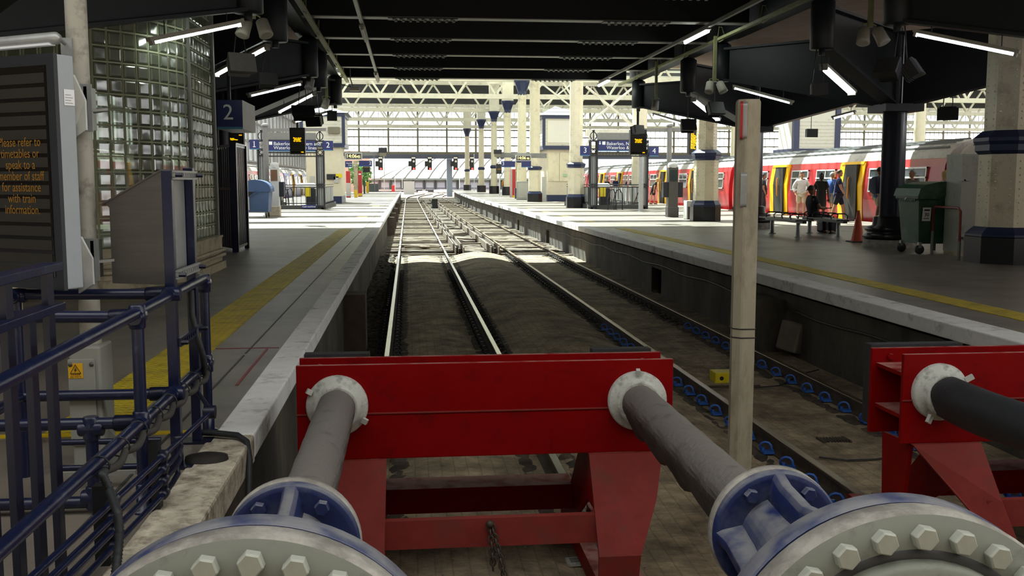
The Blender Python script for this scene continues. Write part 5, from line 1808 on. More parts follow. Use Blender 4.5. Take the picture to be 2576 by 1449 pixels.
# red machines, amber screens, small bins on both platforms
def boxthing(name, lab, cat, px0, px1, py0, py1, m, depth=.4, Y=None, parts=()):
    p = at((px0+px1)/2, py1, Z=0)
    a, b = at(px0, py0, Y=p.y), at(px1, py1, Y=p.y)
    t = thing(name, lab, cat, p)
    MB().box(a.x, b.x, p.y, p.y+depth, 0, a.z).build('body', m, t, bevel=.02)
    for nm, u0, u1, v0, v1, mm in parts:
        MB().box(a.x+(b.x-a.x)*u0, a.x+(b.x-a.x)*u1, p.y-.012, p.y, a.z*v0, a.z*v1).build(nm, mm, t)
    return t
stripe = mat('hazard_yellow', '#e3b81a', .5, var=0)
boxthing('ticket_machine', 'red machine column on the left platform under the wide 2 sign', 'machine', 900, 911, 430, 494, M_redbox, .6, parts=(('foot_stripe', 0, 1, .02, .12, stripe), ('top_label', .2, .8, .85, .9, M_letter)))
boxthing('ticket_machine', 'pale-topped red machine on the left platform beside the kiosk', 'machine', 870, 882, 430, 497, M_redbox, .6, parts=(('white_front', 0, 1, .05, .55, M_lightgrey),))
boxthing('ticket_machine', 'red machine column on the right platform before the cream columns', 'machine', 1284, 1297, 425, 497, M_redbox, .6, parts=(('side_strip', 0, .35, .0, 1, M_galv), ('foot_stripe', .4, 1, .0, .08, stripe)))
boxthing('pillar', 'pale square pillar under the left clock', 'pillar', 889, 901, 404, 490, M_stone, .5)
boxthing('pillar', 'pale square pillar under the right clock', 'pillar', 1297, 1312, 404, 497, M_stone, .5)
boxthing('litter_bin', 'tall green bin beyond the red machine on the left platform', 'bin', 914, 919, 455, 487, M_green, .3)
boxthing('litter_bin', 'narrow orange-yellow bin far along the left platform', 'bin', 921, 928, 455, 485, stripe, .3, parts=(('dark_top', 0, 1, .93, 1, M_iron),))
boxthing('floor_sign', 'small yellow folding sign at the foot of the pale pillar', 'sign', 891, 899, 478, 497, stripe, .3)
boxthing('notice_screen', 'glass notice stand beside the right clock pillar', 'stand', 1300, 1332, 456, 503, M_galv, .3, parts=(('glass_sheet', .1, .95, .12, .9, M_lightgrey),))
boxthing('small_cabinet', 'low grey litter box with a yellow dot beside the riveted column', 'box', 1728, 1746, 505, 552, M_lightgrey, .45, parts=(('dark_front', .15, 1, .02, .68, M_steel), ('yellow_dot', .5, .68, .4, .5, stripe)))
p = at(1255, 425, Y=80)
t = thing('hanging_screen', 'small amber screen under the right beam floodlight', 'screen', p)
MB().cbox(p, .45, .2, .8).build('casing', M_iron, t)
MB().cbox(p+V((.02, -.11, -.02)), .3, .02, .12).build('text_row', M_amberdim, t)
p = at(922, 425, Y=62)
t = thing('hanging_screen', 'small amber screen under the wide 2 sign', 'screen', p)
MB().cbox(p, .42, .2, .42).build('casing', M_iron, t)
MB().cbox(p+V((0, -.11, .1)), .3, .02, .05).build('text_row', M_amberdim, t)
# slim poles far along
for px, py, ptop, r, lab in ((942, 481, 390, .07, 'brown-grey pole on the left platform before the far signals'), (967, 479, 372, .055, 'slim pale pole second along the far left platform'), (981, 476, 455, .09, 'short dark green bollard far along the left platform'),
                             (994, 477, 386, .05, 'slim white pole third along the far left platform'), (1012, 474, 386, .05, 'slim white pole fourth along the far left platform'),
                             (1156, 474, 387, .05, 'slim white pole at the end of the right platform'), (1193, 480, 387, .05, 'slim white pole between the two farthest iron columns'), (1257, 491, 360, .07, 'white mast with the amber screen on the right platform')):
    p = at(px, py, Z=0)
    zt = at(px, ptop, Y=p.y).z
    tag(MB().cyl(p, p+UP*zt, r, n=10).build('slim_pole', M_midgrey if 'brown' in lab else (M_green if 'green' in lab else M_letter)), lab, 'pole')
# ------------------------------------------------------------------ lamps under the canopy arms
def at_plane(px, py, p0, n):
    d = FW+RT*((px-CX)/FPX)+UPV*(-(py-CY)/FPX)
    t = (V(p0)-CAM).dot(n)/d.dot(n)
    return CAM+d*t
def batten(pa, pb, tree_c, drum_c, tubes, cool, lab):
    u = V((drum_c[0]-tree_c[0], drum_c[1]-tree_c[1], 0)).normalized()
    n = V((-u.y, u.x, 0))
    a, b = at_plane(*pa, (tree_c[0], tree_c[1], 0), n), at_plane(*pb, (tree_c[0], tree_c[1], 0), n)
    t = thing('hanging_lamp', lab, 'lamp', (a+b)/2)
    d = (b-a).normalized()
    side = n
    up = side.cross(d)
    if up.z < 0:
        up = -up
    MB().beam(a-d*.04+up*.05, b+d*.04+up*.05, .11 if tubes == 1 else .16, .05, up=up).build('lamp_housing', M_lampbody, t)
    for k in range(tubes):
        o = 0 if tubes == 1 else (k-.5)*.085
        MB().cyl(a+side*o, b+side*o, .019, n=10).build('lamp_tube', M_tubeb if cool else M_tube, t)
    for e in (a, b):
        MB().beam(e-d*.02, e+d*.02, .09 if tubes == 1 else .15, .06, up=up).build('end_holder', M_lampbody, t)
    for f in (.15, .85):
        p = a.lerp(b, f)+up*.07
        MB().cyl(p, p+UP*.22, .008, n=6).build('suspension_rod', M_iron, t)
T1R, T2R, T3R = (10.38, 29.25), (10.35, 20.5), (10.3, 11.8)
T1L, T2L, T3L = (-5.12, 28.85), (-5.12, 20.5), (-5.12, 11.8)
batten((382, 108), (605, 62), T3L, (-2.22, 14.7), 1, 0, 'lit fluorescent lamp before the glass-block wall, nearest on the left')
batten((545, 190), (672, 122), T2L, (-2.22, 17.6), 1, 0, 'lit fluorescent lamp above the big navy 2 sign, steeply slanted')
batten((628, 242), (755, 212), T2L, (-2.22, 23.4), 1, 1, 'bluish fluorescent lamp between the steep lamp and the farther left ones')
batten((703, 283), (790, 238), T1L, (-2.22, 25.95), 1, 0, 'bright fluorescent lamp on the left, just above the hanging screen')
batten((740, 308), (832, 283), T1L, (-2.22, 31.75), 1, 0, 'fluorescent lamp farthest along on the left, near the boarded kiosk')
batten((1848, 222), (1990, 260), T2R, (7.45, 23.4), 1, 0, 'fluorescent lamp directly above the top of the concrete post')
batten((2072, 172), (2143, 236), T2R, (7.45, 17.6), 2, 0, 'twin-tube fluorescent lamp on the slanting arm above the seated people')
batten((2303, 87), (2555, 138), T3R, (7.4, 14.7), 1, 1, 'long bluish fluorescent lamp before the big riveted column')
batten((1745, 253), (1806, 302), T1R, (7.48, 26.35), 2, 1, 'twin-tube lamp on the arm left of the concrete post')
batten((1645, 290), (1745, 320), T1R, (7.48, 32.15), 1, 0, 'fluorescent lamp farthest along on the right, above the stainless pillar')
batten((2097, 298), (2150, 284), T1R, (13.28, 26.35), 1, 1, 'short-looking bluish lamp behind the navy column')

# ------------------------------------------------------------------ loudspeakers, floodlights and cameras
def speaker(px, py, Y, ztop, lab, double=False, s=1., aim=0.):
    p = at(px, py, Y=Y)
    t = thing('hanging_loudspeaker', lab, 'loudspeaker', p)
    MB().box(p.x-.035, p.x+.035, Y-.03, Y+.03, p.z+.16*s, ztop).build('drop_post', M_tray, t)
    for k in range(2 if double else 1):
        dx = (k*.0 if not double else (-.1+.22*k))*s
        d = V((.35 if k else -.25, -.45, -1)).normalized()
        c = p+V((dx, 0, .12*s))
        MB().lathe(c, d, [(.05*s, -.03*s), (.09*s, 0), (.1*s, .2*s), (.105*s, .24*s), (.08*s, .25*s)], 18).build('speaker_barrel', M_lampbody, t)
    MB().tube([p+V((-.1*s, 0, .1*s)), p+V((-.12*s, 0, .2*s)), p+V((0, 0, .24*s)), p+V((.1*s, 0, .18*s))], .012, 6).build('speaker_bracket', M_tray, t)
speaker(638, 75, 15.2, 4.7, 'cream twin loudspeaker hanging at the end of the nearest left beam', True, 1.0)
speaker(783, 213, 24.0, 4.7, 'cream loudspeaker hanging by the left drums over the bluish lamp', False, 1.0)
speaker(822, 262, 27.6, 4.7, 'cream loudspeaker hanging lowest on the left before the kiosk roof')
speaker(1650, 266, 27.5, 4.7, 'cream loudspeaker on a long drop post left of the concrete post')
speaker(1797, 222, 22.6, 4.7, 'cream twin loudspeaker just above the top of the concrete post', True)
speaker(2188, 95, 15.2, 4.7, 'cream twin loudspeaker hanging beside the long bluish lamp', True)
def flood(px, py, Y, ztop, lab, w=.36, h=.22, tilt=.5, yaw=0., m=None, double=False, rods=2):
    p = at(px, py, Y=Y)
    t = thing('hanging_floodlight', lab, 'floodlight', p)
    for k in range(2 if double else 1):
        mb = MB().loft([[V((x*w/2*s, y, z*h/2*s)) for x, z in ((-1, -1), (1, -1), (1, 1), (-1, 1))] for s, y in ((1, -.14), (1.02, -.1), (.7, .12))], smooth=False)
        for i in range(4):
            mb.box(-w*.4, w*.4, .02+i*.03, .03+i*.03, -h*.45, h*.5)
        mb.rot(Matrix.Rotation(-tilt, 3, 'X')).move(rz=yaw+(0 if not double else (-.9, .9)[k]))
        mb.move(p+V((0 if not double else (-.17, .17)[k], 0, 0)))
        mb.build('housing', m or M_black, t)
    for k in range(rods):
        x = (-.12, .12)[k] if rods == 2 else 0
        MB().cyl((p.x+x, Y, p.z), (p.x+x*.3, Y, ztop), .011, n=6).build('drop_rod', M_black, t)
flood(604, 165, 16.2, 3.8, 'ribbed grey floodlight by the steep left lamp', .42, .3, .3, .5, M_midgrey)
flood(672, 205, 19.5, 3.8, 'dark ribbed floodlight over the bluish left lamp', .34, .24, .3, .4, M_darkgrey)
flood(762, 286, 25.0, 4.0, 'black hooded floodlight left of the hanging screen rods', .55, .3, .8, .2, M_black)
flood(793, 303, 26.2, 4.0, 'black tilted floodlight over the hanging screen', .42, .26, -.3, -.4, M_black)
flood(836, 292, 31.5, 3.8, 'small black floodlight at the last left drum', .3, .3, 0, 0, M_black, rods=1)
flood(1602, 327, 31.5, 3.7, 'black floodlight on a rod beside the right hanging screen', .42, .26, .2, .6, M_black, rods=1)
flood(1730, 318, 26.0, 3.7, 'black floodlight under the lamp above the stainless pillar', .4, .3, .4, 0, M_black, rods=1)
flood(1797, 277, 23.2, 3.7, 'black floodlight on the arm left of the concrete post', .4, .3, .4, .3, M_black, rods=1)
flood(2056, 226, 17.6, 3.8, 'grey floodlight on two long rods above the seated people', .3, .2, .1, 0, M_darkgrey)
flood(2264, 178, 14.8, 3.9, 'dark double floodlight spread like wings under the canopy', .36, .28, .6, 0, M_darkgrey, True)
flood(2384, 285, 20.6, 4.2, 'black floodlight hanging between the navy column and the big riveted column', .42, .26, -.2, -.5, M_black)
flood(2040, 335, 33, 4.6, 'black floodlight hanging before the far white boarded box', .38, .28, 0, 0, M_black, rods=1)
p = at(880, 222, Y=32.6)
t = thing('hanging_camera', 'small white camera with a looped cable beneath the last roof beam', 'camera', p)
MB().cbox(p+V((.15, 0, -.03)), .32, .14, .12).build('camera_body', M_lampbody, t, bevel=.02)
MB().tube([p+V((.1, 0, .05)), p+V((.02, 0, .3)), p+V((.02, 0, .62))], .02, 6).build('camera_arm', M_midgrey, t)
MB().tube([p+V((.05, 0, .05)), p+V((-.25, 0, .1)), p+V((-.33, 0, .35)), p+V((-.15, 0, .55))], .014, 6).build('cable_loop', M_iron, t)

# ------------------------------------------------------------------ trains
def train_car(xs, side, yc, lab, half=10.0, mats=None, doors=(-3.6, 3.6), detail=True, fancy=None):
    """one car: xs is the x of its platform side, side=-1 when that side looks towards -x"""
    body, = mats or (M_trainred,)
    t = thing('train_car', lab, 'train car', (xs-side*1.38, yc, ZT))
    # section from the platform side over the roof
    prof = [(0.03, -.12), (0, .3), (-.02, .75), (0, 1.25), (.08, 1.9), (.16, 2.12), (.32, 2.36), (.6, 2.58), (1.0, 2.7), (1.38, 2.73)]
    full = [(u, z) for u, z in prof]+[(2.76-u, z) for u, z in prof[::-1][1:]]
    k = 5
    def X(u):
        return xs-side*u
    y0, y1 = yc-half, yc+half
    # side and roof skins
    lo = [(u, z) for u, z in full if z <= 2.13]
    MB().loft([[V((X(u), y, z)) for u, z in full[:k+1]]+[V((X(2.76-u), y, z)) for u, z in full[:k+1][::-1]] for y in (y0, y1)], smooth=False).build('body_side', body, t)
    rf = [(u, z) for u, z in full if z >= 2.1]
    MB().loft([[V((X(u), y, z+.003)) for u, z in rf] for y in (y0, y1)], smooth=False).build('roof', M_trainroof, t)
    rb = MB()
    for u, z in ((.42, 2.47), (.62, 2.60), (.85, 2.67), (1.1, 2.72)):
        rb.box(min(X(u-.02), X(u+.02)), max(X(u-.02), X(u+.02)), y0+.4, y1-.4, z-.02, z+.035)
    rb.build('roof_ribs', M_ribgrey, t)
    MB().box(min(X(.1), X(2.66)), max(X(.1), X(2.66)), y0+.2, y1-.2, ZB+.25, -.1).build('underframe', M_under, t)
    MB().box(min(X(.0), X(2.76)), max(X(.0), X(2.76)), y0, y1, -.16, -.06).build('solebar', M_traindark if body is M_trainred else M_under, t)
    for y in (y0-.25, y1):
        MB().box(min(X(.5), X(2.2)), max(X(.5), X(2.2)), y, y+.25, -.1, 2.2).build('gangway', M_under, t)
    def win(y, w, z0=1.02, z1=1.86):
        o = -.03
        f = MB()
        def slab(ya, yb, za, zb_, d0, d1):
            xa, xb = X(0), X(0)
            mb = MB()
            vs = []
            for z in (za, zb_):
                u = .02 if z < 1.25 else .02+(z-1.25)*.123-.02
                for yy in (ya, yb):
                    vs.append((X(u-d0), yy, z)); vs.append((X(u-d1), yy, z))
            return mb.add(vs, [(0, 2, 3, 1), (4, 5, 7, 6), (0, 4, 6, 2), (1, 3, 7, 5), (0, 1, 5, 4), (2, 6, 7, 3)])
        g = slab(y-w/2+.04, y+w/2-.04, z0+.04, z1-.04, .05, .0)
        wf = slab(y-w/2, y+w/2, z0, z0+.05, .07, .0)
        for q in (slab(y-w/2, y+w/2, z1-.05, z1, .07, 0), slab(y-w/2, y+w/2, z1-.36, z1-.31, .07, 0), slab(y-w/2, y-w/2+.05, z0, z1, .07, 0), slab(y+w/2-.05, y+w/2, z0, z1, .07, 0), slab(y-.025, y+.025, z1-.36, z1, .07, 0)):
            wf.add(q.v, q.f)
        fo = wf.build('window_frame', M_wframe, t)
        g.build('window_glass', M_tglass, fo)
    wins = [doors[0]-2.35, doors[0]+2.3, doors[1]-2.3, doors[1]+2.35, doors[0]-4.55, doors[1]+4.55] if len(doors) == 2 else []
    if len(doors) == 2:
        for y in wins:
            win(yc+y, 1.75)
    for dy in doors:
        y = yc+dy
        d = MB()
        for ya, yb in ((y-1.04, y-.62), (y+.62, y+1.04)):
            for za, zb_, ua, ub in ((-.06, 1.25, .03, -.02), (1.25, 2.06, -.02, .1)):
                vs = []
                for z, u in ((za, ua), (zb_, ub)):
                    for yy in (ya, yb):
                        vs.append((X(u-.035), yy, z)); vs.append((X(u+.03), yy, z))
                d.add(vs, [(0, 2, 3, 1), (4, 5, 7, 6), (0, 4, 6, 2), (1, 3, 7, 5), (0, 1, 5, 4), (2, 6, 7, 3)])
        vs = []
        for z, u in ((2.02, .08), (2.12, .11)):
            for yy in (y-.95, y+.95):
                vs.append((X(u-.045), yy, z)); vs.append((X(u+.05), yy, z))
        d.add(vs, [(0, 2, 3, 1), (4, 5, 7, 6), (0, 4, 6, 2), (1, 3, 7, 5), (0, 1, 5, 4), (2, 6, 7, 3)])
        dr = d.build('door_surround', M_trainyel, t)
        vs = []
        for z, u in ((0.0, .02), (1.2, -.03), (2.02, .07)):
            for yy in (y-.62, y+.62):
                vs.append((X(u-.012), yy, z)); vs.append((X(u+.03), yy, z))
        MB().add(vs, [(0, 4, 6, 2), (4, 8, 10, 6)]).build('doorway', M_doorshade, dr)  # flat dark sheet, shade of the open doorway put into its colour
        MB().tube([(X(-.06), y+.05, .75), (X(-.09), y+.05, .85), (X(-.09), y+.05, 1.45), (X(-.05), y+.05, 1.55)], .03, 8).build('grab_rail', mat('grab_orange', '#e08a12', .4, var=0), dr)
        MB().box(min(X(-.1), X(.1)), max(X(-.1), X(.1)), y-.66, y-.5, 0, 2.0).build('door_edge', M_iron, dr)
        MB().box(min(X(-.12), X(.1)), max(X(-.12), X(.1)), y-.7, y+.7, -.1, -.02).build('door_step', M_wframe, dr)
        for s in (-.83, .83):
            MB().box(min(X(-.035), X(.0)), max(X(-.035), X(.0)), y+s-.05, y+s+.05, 1.05, 1.25).build('door_button', M_iron, dr)
    return t
ordt = ['nearest, behind the grey cabinet', 'second, with passengers beside its yellow doors', 'third, beyond the concrete post', 'fourth, behind the right stair entrance', 'fifth, far down the platform', 'sixth, farthest down the platform']
for k in range(6):
    train_car(16.4, -1, 18.75+20.55*k, 'red train car at the right platform, '+ordt[k])
for k in range(5):
    m = (M_trainred,) if k != 3 else (M_trainblue,)
    train_car(-10.65, 1, 37.3+20.55*k, ('red' if k != 3 else 'dark blue')+' train car at the left platform, '+('hidden first', 'second, by the blue bin', 'third, with yellow doors behind the railing', 'fourth, seen behind the railing', 'fifth, beside the boarded kiosk')[k], mats=m)

# ------------------------------------------------------------------ far end: signals, footbridge, domed station roof
ft = thing('footbridge_girder', 'dark blue girder bridging all the tracks below the glazed end screen', 'girder', (15, 161, 5.2))
za, zb_ = at(1000, 386, Y=161).z, at(1000, 399, Y=161).z
MB().box(-20, 60, 160.6, 161.4, zb_, za).build('girder_beam', mat('bridge_blue', '#4b5266', .6, var=.1), ft)
for px in (1131, 1345):
    p = at(px, 470, Y=161.5)
    MB().box(p.x-.45, p.x+.45, 161.5, 162.2, -1.2, zb_).build('bridge_leg', mat('leg_blue', '#8d9bb2', .6, var=.05), ft)
for i, (px, n) in enumerate(((957, 'leftmost of the five'), (1040, 'second from the left of the five'), (1081, 'middle of the five'), (1146, 'fourth from the left of the five'), (1187, 'rightmost of the five'))):
    Y = 159.8
    a = at(px, 394, Y=Y); b = at(px, 428, Y=Y)
    t = thing('railway_signal', 'black railway signal showing red under the footbridge, '+n, 'signal', b)
    w = .36
    MB().box(a.x-w, a.x+w, Y, Y+.3, b.z, a.z+.1).build('signal_head', M_iron, t)
    MB().box(a.x-w-.45, a.x-w, Y+.05, Y+.25, a.z-1.55, a.z-.7).build('side_board', M_iron, t)
    MB().box(a.x-w*.8, a.x+w*.8, Y-.02, Y, a.z-.32, a.z-.08).build('number_strip', M_letter, t)
    MB().lathe((a.x+.04, Y, a.z-.75), (0, -1, 0), [(.17, 0), (.17, .04)], 14).build('white_disc', M_letter, t)
    MB().lathe((a.x+.06, Y, b.z+.22), (0, -1, 0), [(.15, 0), (.14, .05)], 14).build('red_lens', M_redlamp, t)
    MB().lathe((a.x+.06, Y, b.z+.22), (0, -1, 0), [(.2, 0), (.21, .22), (.16, .22)], 14, caps=False).build('lens_hood', M_iron, t)
Yd = 235
M_dome = mat('dome_white', '#cfcbbf', .7, var=.05, scale=.2)
t = thing('domed_roof', 'long white domed station roof with dark seams at the far end', 'roof', (10, Yd+15, 2))
eave = at(1000, 449, Y=Yd).z
xa, xb_ = at(926, 440, Y=Yd).x, at(1345, 440, Y=Yd).x
def dome_pt(f, g):
    """f along the length, g from eaves to ridge"""
    x = xa+(xb_-xa)*f
    top = 1.4+(456-394)*(Yd+16)/2500
    e = min(1, (max(0, f+.02)/.42))
    hh = (top-eave)*(1-(1-e)**2.4)*1.02
    return V((x+g*7*(1 if f < 2 else 0), Yd+g*16, eave+hh*sin(g*pi/2)**.9))
nf, ng = 40, 12
vs = [dome_pt(i/nf, j/ng) for j in range(ng+1) for i in range(nf+1)]
mb = MB().add(vs, [(j*(nf+1)+i, j*(nf+1)+i+1, (j+1)*(nf+1)+i+1, (j+1)*(nf+1)+i) for j in range(ng) for i in range(nf)], True)
mb.v += [p+V((0, 0, -.25)) for p in vs]
k0 = len(vs)
mb.f += [[i+k0 for i in f] for f in list(mb.f)]
mb.sm += [True]*(len(mb.f)-len(mb.sm))
mb.build('dome_shell', M_dome, t)
for k in range(15):
    f = k/14
    MB().tube([dome_pt(f, g/10)+V((0, -.05, .06)) for g in range(11)], .2, 6).build('seam', M_darkgrey, t)
MB().beam(V((xa, Yd-.4, eave-.15)), V((xb_, Yd-.4, eave-.15)), .8, .45).build('eaves_gutter', mat('gutter_green', '#75807c', .6, var=.2, scale=.6), t)
w = MB()
mb = thing('far_building', 'low grey-blue building under the white dome', 'building', (10, Yd+2, -1))
MB().box(xa-2, xb_+20, Yd+.5, Yd+4, -1.3, eave-.3).build('building_wall', mat('far_wall', '#8b8e98', .7, var=.06, scale=.3), mb)
for k in range(16):
    x = xa+(xb_-xa)*k/15
    MB().box(x-.18, x+.18, Yd+.1, Yd+.5, -1.3, eave-.2).build('pier', M_darkgrey, mb)
    MB().box(x+.4, x+(xb_-xa)/15-.4, Yd+.35, Yd+.5, -.1, eave-.9).build('pane', mat('far_pane', '#a9adbb', .3, var=.05, scale=.4), mb)
MB().box(xa, xb_+20, Yd-1.0, Yd-.8, -.9, -.5).build('parapet', M_lightgrey, mb)
# far fences and pale yard objects
for px0, px1, py0, py1, Y, m, lab, cat in ((928, 952, 462, 478, 150, M_casing, 'pale blue palisade fence at the far left platform end', 'fence'), (1016, 1042, 456, 474, 190, M_lightgrey, 'white mesh fence in the yard before the dome', 'fence'), (985, 993, 466, 470, 190, M_redbox, 'small red van-like box in the far yard', 'box')):
    a, b = at(px0, py0, Y=Y), at(px1, py1, Y=Y)
    b.z = ZB-.02
    t = thing('yard_fence' if cat == 'fence' else 'yard_box', lab, cat, ((a.x+b.x)/2, Y, b.z))
    mb = MB()
    if cat == 'fence':
        n = 22
        for k in range(n+1):
            x = a.x+(b.x-a.x)*k/n
            mb.box(x-.05, x+.05, Y, Y+.05, b.z, a.z)
        for z in (b.z+.2, a.z-.2):
            mb.box(a.x, b.x, Y+.05, Y+.1, z-.05, z+.05)
        mb.build('palings', m, t)
    else:
        mb.box(a.x, b.x, Y, Y+2, b.z, a.z).build('box_body', m, t)
random.seed(11)
for i in range(14):
    px = random.uniform(1048, 1120)
    Y = random.uniform(196, 225)
    p = at(px, 475, Y=Y)
    s = random.uniform(.3, .8)
    o = MB().cbox((p.x, Y, -.9+s*.35), s*2, s, s*.7, random.random()).build('track_fitting', M_letter if i % 3 else M_iron)
    tag(o, 'small pale or dark fitting among the far tracks before the dome', 'track fitting', 'track fittings in the far yard')
# greenery and a brick block far left
p = at(922, 440, Y=170)
t = thing('tree', 'green tree seen under the wide 2 sign far away', 'tree', (p.x, 170, -1))
mb = MB()
random.seed(5)
for k in range(420):
    u = V((random.gauss(0, 1), random.gauss(0, 1), random.gauss(0, 1))).normalized()*random.uniform(.5, 1)
    c = V((p.x-1+u.x*2.2, 170+u.y*2, 2.6+u.z*2.2))
    e1 = V((random.gauss(0, 1), random.gauss(0, 1), random.gauss(0, 1))).normalized()*.35
    e2 = e1.cross(V((random.gauss(0, 1), random.gauss(0, 1), 1))).normalized()*.22
    mb.quad(c-e1, c+e2, c+e1, c-e2)
mb.build('foliage', mat('leaf_green', '#5f8a4a', .6, var=.3, scale=1.5), t)
MB().cyl((p.x-1, 170, -1.2), (p.x-1, 170, 2), .2, .12).build('trunk', M_brown, t)
a, b = at(880, 392, Y=215), at(942, 460, Y=215)
t = thing('brick_building', 'pinkish brick building far behind the left platform', 'building', ((a.x+b.x)/2, 216, -1))
MB().box(a.x-14, b.x-1, 215, 225, -1.2, a.z+1).build('building_wall', mat('pink_brick', '#c9a493', .8, var=.1, scale=1), t)
for k in range(4):
    MB().box(b.x-3.2-k*2.2, b.x-2.2-k*2.2, 214.9, 215, 3, 4.6).build('window_pane', M_tglass, t)
# white boarded box and gantries over the right train
Yx = 60
a, b = at(2004, 322, Y=Yx), at(2106, 362, Y=Yx)
t = thing('boarded_cabin', 'white boarded cabin with navy posts standing beyond the red train', 'cabin', ((a.x+b.x)/2, Yx, -1))
MB().box(a.x, b.x, Yx, Yx+3, b.z-.4, a.z+1.6).build('cabin_wall', M_board, t)
MB().box(a.x+.3, b.x-.3, Yx+.3, Yx+2.7, -1.06, b.z-.4).build('cabin_base', M_cream, t)
for x in (a.x, b.x):
    MB().box(x-.18, x+.18, Yx-.05, Yx+.3, b.z-.4, a.z+1.6).build('corner_post', M_capblue, t)
MB().box(a.x-.3, b.x+.3, Yx-.15, Yx+3.1, b.z-.75, b.z-.3).build('lower_band', M_capblue, t)
for k in range(14):
    z = b.z-.2+k*.22
    MB().box(a.x, b.x, Yx-.012, Yx, z-.006, z+.006).build('board_joint', M_stone, t) if k < 8 else None

# ------------------------------------------------------------------ right platform furniture
def bench(pa, pb, lab, ext=.42, hoops=(.2, .42, .64, .86)):
    a, b = at(*pa, Z=0), at(*pb, Z=0)
    d = (b-a).normalized()
    n = V((-d.y, d.x, 0))
    t = thing('bench', lab, 'bench', (a+b)/2)
    p, q = a-d*ext+UP*.44, b+d*ext+UP*.44
    for k in range(5):
        o = n*((k-2)*.095)
        MB().beam(p+o, q+o, .075, .03, up=UP).build('seat_slat', M_iron, t)
    MB().beam(p-UP*.045, q-UP*.045, .1, .06, up=UP).build('seat_beam', M_iron, t)
    for e in (a, b):
        MB().lathe(e, (0, 0, 1), [(.1, 0), (.1, .02), (.055, .03), (.05, .4)], 14).build('leg', M_galv, t)
    for f in hoops:
        c = p.lerp(q, f)
        MB().tube([c-n*.2, c-n*.22+UP*.1, c-n*.15+UP*.15, c+n*.15+UP*.15, c+n*.22+UP*.1, c+n*.2], .016, 8).build('arm_hoop', M_iron, t)
    return a, b, d, n
b1 = bench((1942, 588), (2007, 598), 'empty black slatted bench with hoops right of the concrete post')
b2 = bench((2036, 587), (2108, 597), 'black slatted bench with a man sitting on it')
bench((1854, 562), (1880, 564), 'black bench end half hidden behind the concrete post', ext=.2, hoops=(.25, .7))
# bag under the second bench
p = at(2080, 585, Z=0)
tag(MB().cbox(p+UP*.17, .5, .3, .33, .3).build('travel_bag', M_iron, bevel=.06), 'black bag on the floor under the occupied bench', 'bag')
# traffic cone
p = at(2157, 609, Z=0)
t = thing('traffic_cone', 'worn orange traffic cone on the right platform', 'cone', p)
MB().cbox(p+UP*.015, .4, .4, .03).build('cone_base', M_rubber, t, bevel=.01)
MB().lathe(p+UP*.03, (0, 0, 1), [(.155, 0), (.14, .03), (.032, .68), (.028, .7), (.02, .7)], 28).build('cone_body', M_orange, t)
# green wheeled bin
c1, c2, c3 = at(2247, 632, Z=0), at(2303, 640, Z=0), at(2366, 633, Z=0)
def lift(p, py_low, z):
    return V((p.x, p.y, z))
f = (c2-c1).normalized(); s = (c3-c2).normalized()
s = V((-f.y, f.x, 0)) if V((-f.y, f.x, 0)).dot(s) > 0 else V((f.y, -f.x, 0))
wf, ws = .86, 1.2
o = c2+f*.03
t = thing('wheeled_bin', 'large dark green wheeled rubbish bin beside the navy column', 'bin', o)
def gp(u, v, z):
    return o-f*u+s*v+UP*z
body = [[gp(u, v, z) for u, v in ((-.0+e, e), (wf-e, e), (wf-e, ws-e), (e, ws-e))] for z, e in ((.2, .09), (1.04, .02), (1.06, -.02), (1.12, -.02))]
MB().loft(body, smooth=False).build('bin_body', M_green, t, bevel=.015)
rings = []
for k in range(9):
    a = pi*k/8
    v = ws*.5-cos(a)*(ws*.5+.04)
    z = 1.12+.28*sin(a)**.7
    rings.append([gp(-.05, v, z), gp(wf+.05, v, z), gp(wf+.05, v, 1.11), gp(-.05, v, 1.11)])
MB().loft(rings, smooth=False).build('lid', M_green, t)
for k in range(10):
    u = .06+k*.062
    MB().prism([gp(u, -.03, 1.06), gp(u+.055, -.03, 1.06), gp(u+.027, -.03, 1.0)], s*-.01).build('rim_tooth', M_green, t)
MB().beam(gp(wf*.5, -.05, 1.04), gp(wf*.5, .15, 1.3), .05, .02).build('lid_strap', M_galv, t)
for u in (.08, wf-.08):
    for v in (.1, ws-.1):
        c = gp(u, v, .09)
        MB().lathe(c-f*.02, f, [(.03, -.01), (.09, 0), (.09, .04), (.03, .05)], 16).build('wheel', M_rubber, t)
        MB().beam(c+UP*.03, c+UP*.14, .06, .06).build('caster_fork', M_galv, t)
lb = thing('bin_number', 'white label reading 30 on the side of the green bin', 'label', gp(-.0, .18, .66))
def onside(v, z):
    e = .09-(z-.2)/.75*.07
    return o+f*(-e+.012)+s*v+UP*z
mb = MB().prism([onside(.1, .64), onside(.27, .64), onside(.27, .9), onside(.1, .9)], f*.004)
mb.build('paper', M_letter, lb)
lettering('lettering', '30', onside(.185, .76)+f*.008, .1, s, UP, M_iron, lb)
MB().beam(onside(.13, .85)+f*.006, onside(.24, .85)+f*.006, .004, .03, up=UP).build('logo_bar', M_iron, lb)
MB().beam(onside(.13, .69)+f*.006, onside(.24, .69)+f*.006, .004, .02, up=UP).build('logo_bar', M_midgrey, lb)
